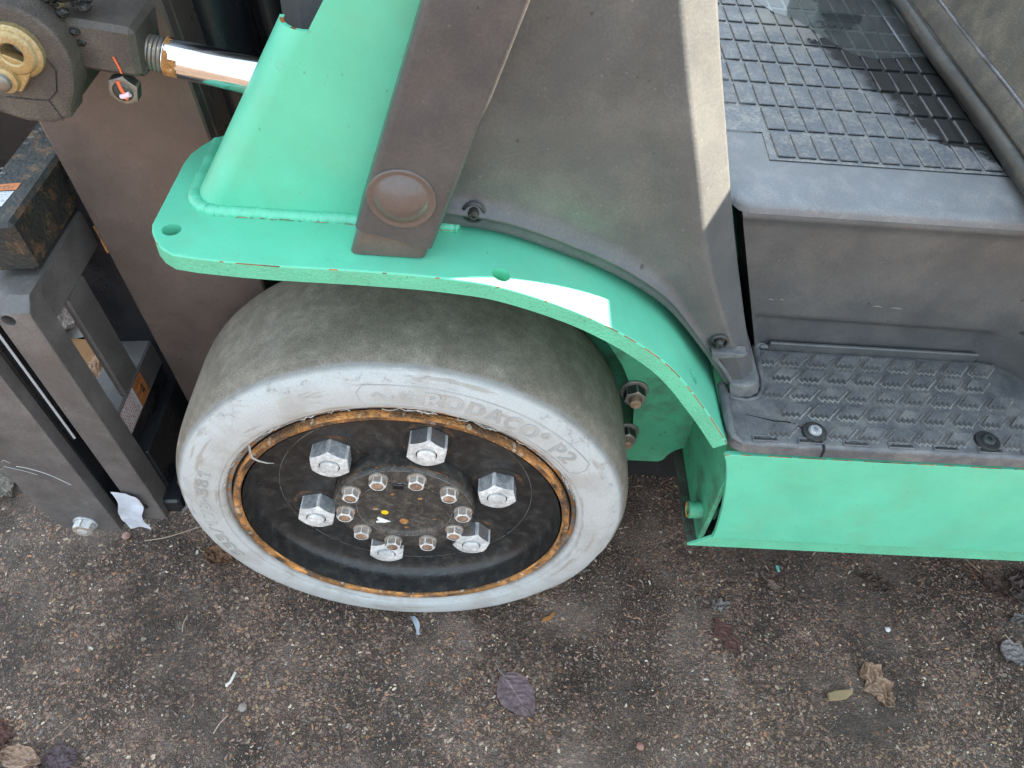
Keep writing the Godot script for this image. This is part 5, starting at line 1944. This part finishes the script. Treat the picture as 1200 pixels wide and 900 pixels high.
	var label := func(called: String, p: Array, m: Material, parent: Node) -> void:
		var gg := Geo.new()
		gg.tri(p[0], p[1], p[2], Vector2(0, 0), Vector2(0, 1), Vector2(1, 1))
		gg.tri(p[0], p[2], p[3], Vector2(0, 0), Vector2(1, 1), Vector2(1, 0))
		part(called, gg.mesh([m]), parent)
	var fx := -0.2976
	var xx := -0.29765
	label.call("orange_label", [Vector3(xx, 0.3420, -0.1355), Vector3(xx, 0.3080, -0.1345), Vector3(xx, 0.3080, -0.1605), Vector3(xx, 0.3420, -0.1610)], print.call(48, 40, Color(0.50, 0.17, 0.045), Color(0.07, 0.05, 0.04), 3, 31, Color.WHITE), c)
	label.call("white_label", [Vector3(xx, 0.3425, -0.0760), Vector3(xx, 0.3080, -0.0760), Vector3(xx, 0.3080, -0.1335), Vector3(xx, 0.3425, -0.1345)], print.call(96, 64, Color(0.56, 0.54, 0.52), Color(0.30, 0.05, 0.05), 9, 32), c)
	var yl := 0.6044
	label.call("rail_orange_label", [Vector3(-0.3450, yl, -0.1665), Vector3(-0.3450, yl, -0.1555), Vector3(-0.3130, yl, -0.1575), Vector3(-0.3130, yl, -0.1690)], print.call(64, 24, Color(0.62, 0.18, 0.03), Color(0.10, 0.05, 0.03), 1, 33), c)
	label.call("rail_white_label", [Vector3(-0.3450, yl, -0.1540), Vector3(-0.3450, yl, -0.1280), Vector3(-0.3155, yl, -0.1310), Vector3(-0.3140, yl, -0.1555)], print.call(64, 48, Color(0.58, 0.58, 0.58), Color(0.22, 0.22, 0.25), 7, 34), c)
	# drops of water on the rail
	g = Geo.new()
	var rng := RandomNumberGenerator.new()
	rng.seed = 51
	for q in [[-0.328, -0.288], [-0.334, -0.268], [-0.336, -0.262], [-0.337, -0.252], [-0.338, -0.240], [-0.343, -0.195], [-0.338, -0.186], [-0.340, -0.180]]:
		var s := rng.randf_range(0.0022, 0.0042)
		lathe(g, [[0.0, s * 0.5], [s * 0.6, s * 0.4], [s * 0.95, s * 0.15], [s, 0.0]], 14, Transform3D(Basis(Vector3.RIGHT, -PI / 2) * Basis.from_scale(Vector3(1.2, 0.8, 1)), Vector3(q[0], yl - 0.0003, q[1])))
	var wm := StandardMaterial3D.new()
	wm.albedo_color = Color(0.9, 0.95, 0.95, 0.05)
	wm.transparency = BaseMaterial3D.TRANSPARENCY_ALPHA
	wm.roughness = 0.02
	wm.refraction_enabled = true
	wm.refraction_scale = 0.033
	part("water_drops", g.mesh([wm], 70.0), rail)

func smooth3(p: Array) -> Array:
	var o := []
	for i in p.size() - 1:
		for k in 5:
			o.append(p[i].cubic_interpolate(p[i + 1], p[maxi(i - 1, 0)], p[mini(i + 2, p.size() - 1)], k / 5.0))
	o.append(p[-1])
	return o

# ------------------------------------------------------------------ litter on the asphalt
var leaf_tex := {}
func leaf_mat(c: Color, vein: Color, sd: int, blotch: Color) -> StandardMaterial3D:
	var key := [c, vein, sd]
	if leaf_tex.has(key):
		return leaf_tex[key]
	var n := 128
	var A := noise_bytes(n, 0.05, sd, 4)
	var B := noise_bytes(n, 0.20, sd + 1, 2)
	var im := Image.create(n, n, false, Image.FORMAT_RGB8)
	for y in n:
		for x in n:
			var s := float(x) / n
			var t := absf(float(y) / n * 2.0 - 1.0)
			var v := c.lerp(blotch, clampf((A[y * n + x] - 118) / 70.0, 0, 0.8))
			v = v * (1.0 + (B[y * n + x] - 128) * 0.003)
			var vn := 0.0
			if t < 0.035:
				vn = 0.8
			var q := fposmod(s * 8.0 - t * 1.7, 1.0)
			if q < 0.10:
				vn = maxf(vn, 0.55 * (1.0 - t * 0.6))
			v = v.lerp(vein, vn)
			v.a = 1.0
			im.set_pixel(x, y, v.linear_to_srgb())
	var m := StandardMaterial3D.new()
	m.albedo_texture = ImageTexture.create_from_image(im)
	m.roughness = 0.75
	m.backlight_enabled = true
	m.backlight = Color(0.06, 0.04, 0.03)
	leaf_tex[key] = m
	return m

# a fallen leaf: length along +x, serrated, curled and crumpled, some with a torn bite
func leaf_mesh(length: float, width: float, sd: int, curl: float, crumple: float, lobes: float, bite: float, m: Material) -> ArrayMesh:
	var nz := FastNoiseLite.new()
	nz.seed = sd
	nz.frequency = 1.0
	var ns := 40
	var nt := 20
	var rows := []
	var uvs := []
	for j in nt + 1:
		var t := float(j) / nt * 2.0 - 1.0
		var row := PackedVector3Array()
		var ur := PackedVector2Array()
		for i in ns + 1:
			var s := float(i) / ns
			var w := pow(sin(PI * pow(s, 0.8)), 0.75) * (1.0 + lobes * sin(s * 17.0 + sd) * 0.5)
			w *= 1.0 + 0.07 * absf(fposmod(s * 13.0, 1.0) - 0.5) + 0.10 * nz.get_noise_2d(s * 4.0, signf(t) * 5.0)
			var e := w * width * 0.5 * t
			var x := s * length + absf(t) * 0.08 * length * (s - 0.3)
			if bite > 0.0 and t > 0.1 and s > 0.70:
				x -= bite * length * exp(-pow((t - 0.45) / 0.16, 2)) * (s - 0.70) / 0.30
			var y := curl * (pow(absf(t), 1.6) * width * 0.35 + pow(s - 0.5, 2) * length * 0.35)
			y += crumple * width * (nz.get_noise_2d(s * 3.2 + 9.0, t * 1.8) + 0.5 * nz.get_noise_2d(s * 7.0, t * 4.0 + 3.0))
			y += 0.0018 + absf(fposmod(s * 8.0 - absf(t) * 1.7, 1.0) - 0.5) * 0.0010
			row.append(Vector3(x - length * 0.5, maxf(y, 0.0012), e))
			ur.append(Vector2(s, (t + 1.0) * 0.5))
		rows.append(row)
		uvs.append(ur)
	return sheet(rows, uvs, m, false, true)

func leaf(called: String, label: String, at: Vector2, length: float, width: float, yaw: float, sd: int, c: Color, blotch: Color, vein: Color, curl := 0.4, crumple := 0.15, lobes := 0.0, bite := 0.0, stem := 0.4, lift := 0.0) -> Node3D:
	var r := Node3D.new()
	r.name = numbered(self, called)
	add_child(r, true)
	r.position = Vector3(at.x, lift, at.y)
	r.rotation.y = deg_to_rad(yaw)
	part("blade", leaf_mesh(length, width, sd, curl, crumple, lobes, bite, leaf_mat(c, vein, sd % 7, blotch)), r)
	if stem > 0.0:
		var g := Geo.new()
		tube(g, [Vector3(-length * 0.46, 0.003, 0), Vector3(-length * (0.5 + stem * 0.3), 0.004, 0.002), Vector3(-length * (0.5 + stem * 0.7), 0.0025, 0.0)], [0.0008, 0.0007, 0.0006], 6)
		part("stalk", g.mesh([flat(vein, 0.7)], 60.0), r)
	tag(r, label, "leaf", "fallen leaves on the asphalt")
	return r

func litter() -> void:
	var brown := Color(0.15, 0.075, 0.038)
	var dkbrown := Color(0.065, 0.036, 0.024)
	var tan := Color(0.30, 0.19, 0.12)
	var purple := Color(0.115, 0.075, 0.078)
	var grey := Color(0.19, 0.165, 0.15)
	leaf("fallen_leaf", "purple-brown oval leaf lying flat below the wheel, stalk towards the tyre", Vector2(0.1490, 0.0960), 0.062, 0.046, -55.0, 3, purple, Color(0.15, 0.10, 0.095), Color(0.25, 0.19, 0.17), 0.10, 0.06, 0.0, 0.30, 0.45)
	leaf("fallen_leaf", "crumpled tan leaf beside the wood chip", Vector2(0.6370, 0.0640), 0.060, 0.034, -72.0, 11, tan, Color(0.38, 0.25, 0.17), Color(0.20, 0.12, 0.08), 0.5, 0.40, 0.5, 0.0, 0.0)
	leaf("fallen_leaf", "grey leaf near the right edge of the picture, farthest from the wheel", Vector2(0.8540, 0.0110), 0.044, 0.034, -25.0, 17, grey, Color(0.25, 0.22, 0.20), Color(0.12, 0.10, 0.09), 0.2, 0.16, 0.2, 0.1, 0.0)
	leaf("fallen_leaf", "dark red shredded leaf pressed flat on the asphalt below the sill's end", Vector2(0.4420, 0.0030), 0.056, 0.024, -62.0, 21, Color(0.10, 0.038, 0.030), dkbrown, Color(0.14, 0.06, 0.05), 0.06, 0.10, 0.8, 0.0, 0.0)
	leaf("fallen_leaf", "small pale grey scrap of leaf with a thin twig through it", Vector2(0.4400, -0.0420), 0.026, 0.018, 10.0, 24, Color(0.25, 0.22, 0.19), grey, dkbrown, 0.4, 0.4, 0.6, 0.0, 1.2)
	leaf("fallen_leaf", "brown curled leaf tucked against the tyre at its lower left", Vector2(-0.2800, -0.0830), 0.042, 0.028, -20.0, 31, brown, Color(0.20, 0.095, 0.045), Color(0.30, 0.20, 0.13), 0.5, 0.30, 0.3, 0.0, 0.4)
	leaf("fallen_leaf", "rust-red leaf in the bottom left corner of the picture", Vector2(-0.4800, 0.1740), 0.046, 0.030, -65.0, 37, Color(0.10, 0.040, 0.030), dkbrown, Color(0.16, 0.08, 0.06), 0.3, 0.25, 0.3, 0.0, 0.0)
	leaf("fallen_leaf", "tan folded leaf between the red and the purple one in the corner", Vector2(-0.4400, 0.1960), 0.048, 0.026, -10.0, 41, tan, Color(0.36, 0.24, 0.19), Color(0.22, 0.14, 0.10), 0.6, 0.30, 0.2, 0.0, 0.0, 0.004)
	leaf("fallen_leaf", "dull purple spotted leaf, rightmost of the corner cluster", Vector2(-0.3970, 0.1960), 0.042, 0.034, 15.0, 43, Color(0.10, 0.070, 0.075), dkbrown, Color(0.15, 0.10, 0.10), 0.3, 0.20, 0.2, 0.0, 0.0)
	leaf("fallen_leaf", "pale dry leaf with light veins at the left edge behind the side plate", Vector2(-0.6300, -0.1850), 0.060, 0.044, -35.0, 47, Color(0.17, 0.145, 0.115), Color(0.13, 0.10, 0.08), Color(0.34, 0.30, 0.24), 0.3, 0.20, 0.2, 0.0, 0.3)
	leaf("fallen_leaf", "small tan leaf with a forked stalk in the sill's shade", Vector2(0.5240, -0.0770), 0.022, 0.013, -55.0, 53, Color(0.20, 0.14, 0.105), tan, grey, 0.4, 0.2, 0.1, 0.0, 0.9)
	leaf("fallen_leaf", "dark brown leaf with a pale tip in the shade under the sill", Vector2(0.6840, -0.0880), 0.042, 0.026, -20.0, 59, dkbrown, Color(0.12, 0.085, 0.065), Color(0.18, 0.14, 0.11), 0.3, 0.3, 0.5, 0.0, 0.3)
	leaf("fallen_leaf", "dark wet leaf at the right edge just below the sill", Vector2(0.9050, -0.0920), 0.060, 0.040, 70.0, 61, Color(0.060, 0.038, 0.032), Color(0.10, 0.065, 0.052), Color(0.14, 0.10, 0.08), 0.4, 0.25, 0.3, 0.0, 0.0)
	leaf("fallen_leaf", "dark leaf left of the wet one, its edge curled up", Vector2(0.8620, -0.0930), 0.044, 0.022, -60.0, 67, Color(0.075, 0.042, 0.032), dkbrown, Color(0.17, 0.11, 0.08), 0.7, 0.25, 0.2, 0.0, 0.0)
	leaf("fallen_leaf", "grey shrivelled leaf between the wet leaf and the grey one", Vector2(0.8820, -0.0420), 0.032, 0.016, 12.0, 71, Color(0.16, 0.14, 0.125), grey, dkbrown, 0.4, 0.35, 0.3, 0.0, 0.0)
	# seen through the carriage
	leaf("fallen_leaf", "grey-brown rolled leaf seen through the carriage above the board", Vector2(-0.660, -0.520), 0.105, 0.070, 100.0, 73, Color(0.15, 0.115, 0.095), Color(0.20, 0.16, 0.135), Color(0.28, 0.21, 0.16), 0.9, 0.25, 0.1, 0.0, 0.2, 0.012)
	leaf("fallen_leaf", "tan crumpled leaf seen through the carriage over the lower bar", Vector2(-0.560, -0.388), 0.075, 0.060, 60.0, 79, Color(0.34, 0.205, 0.125), Color(0.42, 0.27, 0.175), Color(0.22, 0.13, 0.08), 0.8, 0.40, 0.1, 0.0, 0.2, 0.020)
	var g := Geo.new()
	# wood chip
	var wood := mat(weather(256, 111, Color(0.26, 0.185, 0.095), 0.1, Color(0.15, 0.10, 0.05), 0.45, 0.8, 0.8, 0.08, func(im, r): scratch(im, r, 160, 20, 120, Color(0.12, 0.08, 0.04), 0.5, 0.0, 0.05)), null, 0.0, 9.0)
	wood.uv1_world_triplanar = false
	wood.roughness = 0.8
	var o := PackedVector2Array([Vector2(-0.0190, 0.0055), Vector2(-0.0175, -0.0040), Vector2(-0.006, -0.0062), Vector2(0.0125, -0.0066), Vector2(0.0185, -0.0074), Vector2(0.0160, -0.0010), Vector2(0.0060, 0.0048), Vector2(-0.0060, 0.0062)])
	plate(g, o, [], func(p, h): return Vector3(p.x, h + p.x * 0.03, p.y), 0.0065, 0.0008, 0.0008, 0.006)
	var chip := part("wood_chip", g.mesh([wood], 30.0), self, Transform3D(Basis(Vector3.UP, 0.10), Vector3(0.5840, 0, 0.0800)))
	tag(chip, "yellow-brown splinter of wood lying left of the crumpled tan leaf", "wood chip")
	# grey strip of rubber
	g = Geo.new()
	var rows := []
	for k in 9:
		var t := k / 8.0
		var c := Vector3(-0.0015 + 0.012 * t + 0.002 * sin(t * 4.0), 0.0025 + 0.0015 * sin(t * 5.0), -0.010 + 0.026 * t)
		var w := 0.0042 * (0.5 + 0.5 * sin(PI * minf(1.0, t * 1.2 + 0.12)))
		rows.append(PackedVector3Array([c + Vector3(-w, 0.0012, 0), c, c + Vector3(w, 0.0018, 0)]))
	var strip := part("rubber_strip", sheet(rows, [], flat(Color(0.30, 0.33, 0.36), 0.6), false, true), self, Transform3D(Basis(), Vector3(0.0045, 0, 0.004)))
	tag(strip, "blue-grey strip of torn rubber at the foot of the tyre", "scrap")
	# orange flake
	g = Geo.new()
	o = PackedVector2Array([Vector2(-0.010, 0.007), Vector2(-0.007, 0.001), Vector2(0.001, -0.002), Vector2(0.006, -0.008), Vector2(0.010, -0.006), Vector2(0.004, 0.002), Vector2(-0.004, 0.006)])
	plate(g, o, [], func(p, h): return Vector3(p.x, h, p.y), 0.0025, 0.0005, 0.0005, 0.005)
	var flake := part("rust_flake", g.mesh([flat(Color(0.33, 0.14, 0.035), 0.7)], 30.0), self, Transform3D(Basis(), Vector3(0.1920, 0, -0.0140)))
	tag(flake, "small orange-brown flake right of the tyre's foot", "flake")
	# white bent splinter, and the chips near it
	g = Geo.new()
	tube(g, smooth3([Vector3(-0.0060, 0.0022, 0.0080), Vector3(-0.0015, 0.0030, 0.0048), Vector3(0.0008, 0.0036, -0.0020), Vector3(0.0022, 0.0030, -0.0085)]), 0.0017, 7)
	tube(g, [Vector3(-0.0060, 0.0020, 0.0080), Vector3(-0.0030, 0.0020, 0.0084)], 0.0021, 7)
	var bone := part("white_splinter", g.mesh([flat(Color(0.58, 0.54, 0.47), 0.7)], 50.0), self, Transform3D(Basis(), Vector3(-0.2195, 0, 0.0900)))
	tag(bone, "bent white splinter on the asphalt at the lower left of the wheel", "splinter")
	# twigs and stalks
	var tw := [
		["pale curved grass stalk below the white splinter", [Vector3(-0.226, 0.002, 0.158), Vector3(-0.221, 0.003, 0.146), Vector3(-0.214, 0.002, 0.136)], 0.0008, Color(0.36, 0.28, 0.20)],
		["long straw reaching from the carriage foot towards the tyre", [Vector3(-0.392, 0.002, -0.104), Vector3(-0.360, 0.004, -0.111), Vector3(-0.315, 0.006, -0.131)], 0.0007, Color(0.38, 0.31, 0.20)],
		["short tan twig left of the dark leaves at the right edge", [Vector3(0.838, 0.003, -0.135), Vector3(0.846, 0.005, -0.120), Vector3(0.856, 0.003, -0.108)], 0.0011, Color(0.27, 0.18, 0.11)],
		["reddish twig beside the short tan one", [Vector3(0.834, 0.002, -0.134), Vector3(0.838, 0.003, -0.118), Vector3(0.841, 0.002, -0.104)], 0.0010, Color(0.20, 0.085, 0.045)],
		["tan splinter alone on the asphalt left of the grey leaf", [Vector3(0.790, 0.002, -0.050), Vector3(0.793, 0.003, -0.038)], 0.0010, Color(0.32, 0.22, 0.13)],
		["white needle standing off the grey leaf's upper edge", [Vector3(0.850, 0.002, -0.018), Vector3(0.853, 0.006, -0.004)], 0.0007, Color(0.50, 0.46, 0.38)],
		["dark needle along the bottom left leaf cluster", [Vector3(-0.420, 0.002, 0.175), Vector3(-0.408, 0.004, 0.165), Vector3(-0.398, 0.003, 0.150)], 0.0006, Color(0.24, 0.19, 0.12)],
		["thin stalk in the shade under the carriage foot", [Vector3(-0.300, 0.002, 0.030), Vector3(-0.302, 0.002, 0.018), Vector3(-0.300, 0.002, 0.006)], 0.0007, Color(0.34, 0.27, 0.19)]]
	for t in tw:
		g = Geo.new()
		var base: Vector3 = t[1][0] * Vector3(1, 0, 1)
		var pts := []
		for p in t[1]:
			pts.append(p - base)
		tube(g, smooth3(pts), t[2], 6)
		var q := part("twig", g.mesh([flat(t[3], 0.75)], 60.0), self, Transform3D(Basis(), base))
		tag(q, t[0], "twig", "twigs and stalks on the asphalt")
	# crumbs of leaf, bark and grit swept up against the truck
	g = Geo.new()
	g.tri_to(Vector3(-1, 0.2, -0.4), Vector3(0.9, 0.1, -0.5), Vector3(0.2, 0.5, 0.7), Vector3.UP)
	g.tri_to(Vector3(-1, 0.2, -0.4), Vector3(0.2, 0.5, 0.7), Vector3(-0.7, 0.1, 0.5), Vector3.UP)
	g.tri_to(Vector3(0.9, 0.1, -0.5), Vector3(1.2, 0.6, 0.2), Vector3(0.2, 0.5, 0.7), Vector3.UP)
	var fm := StandardMaterial3D.new()
	fm.vertex_color_use_as_albedo = true
	fm.roughness = 0.8
	var mm := MultiMesh.new()
	mm.transform_format = MultiMesh.TRANSFORM_3D
	mm.use_colors = true
	mm.mesh = g.mesh([fm], 50.0)
	mm.instance_count = 1400
	var rng := RandomNumberGenerator.new()
	rng.seed = 404
	for i in 1400:
		var x := rng.randf_range(-0.7, 1.0)
		var z := rng.randf_range(-0.35, 0.30)
		if rng.randf() < 0.6:
			z = -0.06 - absf(rng.randfn(0, 0.06)) if x > 0.3 else rng.randfn(-0.04, 0.06)
		var r := 0.0008 + 0.0030 * pow(rng.randf(), 3.0)
		mm.set_instance_transform(i, Transform3D(Basis.from_euler(Vector3(rng.randfn(0, 0.3), rng.randf() * TAU, rng.randfn(0, 0.3))).scaled_local(Vector3(r, r * 0.5, r * rng.randf_range(0.3, 1.0))), Vector3(x, 0.0008, z)))
		mm.set_instance_color(i, [Color(0.12, 0.07, 0.045), Color(0.20, 0.13, 0.085), Color(0.07, 0.045, 0.033), Color(0.30, 0.22, 0.15), Color(0.42, 0.38, 0.31)][[0, 0, 1, 1, 2, 2, 3, 4][rng.randi() % 8]])
	var mi := MultiMeshInstance3D.new()
	mi.name = "leaf_crumbs"
	mi.multimesh = mm
	mi.set_meta("kind", "stuff")
	mi.set_meta("label", "brown crumbs of leaf and bark scattered on the asphalt")
	mi.set_meta("category", "debris")
	add_child(mi)
	# single stones and a paint chip
	var stones := [["white pebble on the asphalt above the crumpled tan leaf", Vector3(0.6786, 0, -0.0182), 0.0040, Color(0.62, 0.60, 0.57)], ["pinkish pebble beside the white paper scrap", Vector3(-0.4200, 0, -0.1110), 0.0062, Color(0.30, 0.17, 0.13)], ["red-brown pebble among the stones at the lower right", Vector3(0.3060, 0, 0.1540), 0.0052, Color(0.26, 0.13, 0.095)], ["pale flat pebble below the white splinter", Vector3(-0.1980, 0, 0.1250), 0.0060, Color(0.25, 0.20, 0.17)]]
	for s in stones:
		g = Geo.new()
		var nz := FastNoiseLite.new()
		nz.seed = int(s[2] * 1e5)
		nz.frequency = 0.7
		var rr := []
		for j in 9:
			var row := PackedVector3Array()
			for i in 15:
				var a := TAU * i / 14.0
				var b := PI * j / 8.0
				var v := Vector3(sin(b) * cos(a), cos(b) * 0.55, sin(b) * sin(a))
				row.append((v * (1.0 + 0.35 * nz.get_noise_3d(v.x * 2, v.y * 2, v.z * 2)) + Vector3(0, 0.3, 0)) * s[2])
			rr.append(row)
		var q := part("pebble", sheet(rr, [], flat(s[3], 0.7), true, true), self, Transform3D(Basis(), s[1]))
		tag(q, s[0], "pebble", "pebbles on the asphalt")
	g = Geo.new()
	box(g, Vector3(0, 0.0022, 0), Vector3(0.0042, 0.0012, 0.0100), 0.0003, Basis(Vector3.UP, 0.1))
	var pc := part("paint_chip", g.mesh([flat(Color(0.16, 0.52, 0.47), 0.5)], 30.0), self, Transform3D(Basis(), Vector3(0.5374, 0, -0.1070)))
	tag(pc, "tiny turquoise chip of paint in the shade below the sill", "paint chip")
	# crushed white paper by the foot of the carriage
	var nz2 := FastNoiseLite.new()
	nz2.seed = 60
	nz2.frequency = 26.0
	rows = []
	for j in 15:
		var row := PackedVector3Array()
		for i in 12:
			var u := i / 11.0
			var v := j / 14.0
			var p := Vector3(lerpf(-0.3330, -0.3620, u) - 0.003 * v + 0.004 * sin(v * 7.0), lerpf(0.1950, 0.1240, v) + 0.010 * u - 0.016 * u * v, -0.0560)
			p.z += nz2.get_noise_2d(p.x * 0.9, p.y * 0.9) * 0.004 + 0.006 * absf(u - 0.45 - 0.2 * v) - 0.004 * maxf(0.0, v - 0.55)
			row.append(p)
		rows.append(row)
	var base := Vector3(-0.360, 0.12, -0.075)
	for r in rows:
		for i in r.size():
			r[i] -= base
	var paper := part("paper_scrap", sheet(rows, [], mat(weather(256, 113, Color(0.50, 0.53, 0.58), 0.08, Color(0.36, 0.37, 0.40), 0.5, 0.8, 0.7, 0.03), null, 0.0, 7.0)), self, Transform3D(Basis(), base))
	tag(paper, "creased blue-white scrap of paper caught between the carriage's two end plates", "paper")
	# things lying beyond the carriage
	g = Geo.new()
	box(g, Vector3.ZERO, Vector3(0.22, 0.018, 0.090), 0.002, Basis(Vector3.UP, -0.02))
	var board := part("brown_board", g.mesh([mat(weather(256, 115, Color(0.21, 0.105, 0.040), 0.12, Color(0.15, 0.075, 0.03), 0.45, 0.8, 0.7, 0.06), null, 0.0, 4.0)], 30.0), self, Transform3D(Basis(), Vector3(-0.600, 0.009, -0.436)))
	tag(board, "plain brown board on the ground seen through the carriage", "board")
	for q in [[Vector3(-0.535, 0.012, -0.335), Vector3(0.11, 0.012, 0.075), Color(0.56, 0.56, 0.57), "white sheet on the ground behind the carriage's lower bar", "white_sheet"], [Vector3(-0.640, 0.010, -0.540), Vector3(0.20, 0.016, 0.11), Color(0.38, 0.35, 0.30), "speckled pale slab on the ground behind the rolled leaf", "pale_slab"]]:
		rows = []
		for j in 12:
			var row := PackedVector3Array()
			for i in 16:
				var p := Vector3((i / 15.0 - 0.5) * q[1].x, 0, (j / 11.0 - 0.5) * q[1].z)
				p.y = nz2.get_noise_2d(p.x * 0.5 + q[0].x, p.z * 0.5) * q[1].y
				row.append(p)
			rows.append(row)
		var sh := part(q[4], sheet(rows, [], mat(weather(256, 117 + int(q[2].r * 10), q[2], 0.12, q[2] * 0.6, 0.5, 0.8, 0.7, 0.06), null, 0.0, 5.0), false, true), self, Transform3D(Basis(Vector3.UP, 0.3), q[0]))
		tag(sh, q[3], "paper" if q[4] == "white_sheet" else "slab")
	# the long white edge showing between the two plates
	g = Geo.new()
	box(g, Vector3(0, 0.32, 0), Vector3(0.0045, 0.24, 0.003), 0.001, Basis())
	var tube_ := part("white_tube", g.mesh([flat(Color(0.75, 0.75, 0.76), 0.5)], 30.0), self, Transform3D(Basis(Vector3.BACK, deg_to_rad(6.2)), Vector3(-0.3790, 0.0600, -0.0920)))
	tag(tube_, "thin white strip upright in the gap between the carriage's plates", "strip")

func _ready() -> void:
	view()
	materials()
	ground()
	var truck := Node3D.new()
	truck.name = "forklift_truck"
	add_child(truck)
	tag(truck, "green and black forklift truck seen close at its front left wheel", "forklift")
	green_parts(truck)
	wheel(truck)
	guard_leg(truck)
	cowl(truck)
	step_and_deck(truck)
	body(truck)
	mast(truck)
	carriage(truck)
	litter()
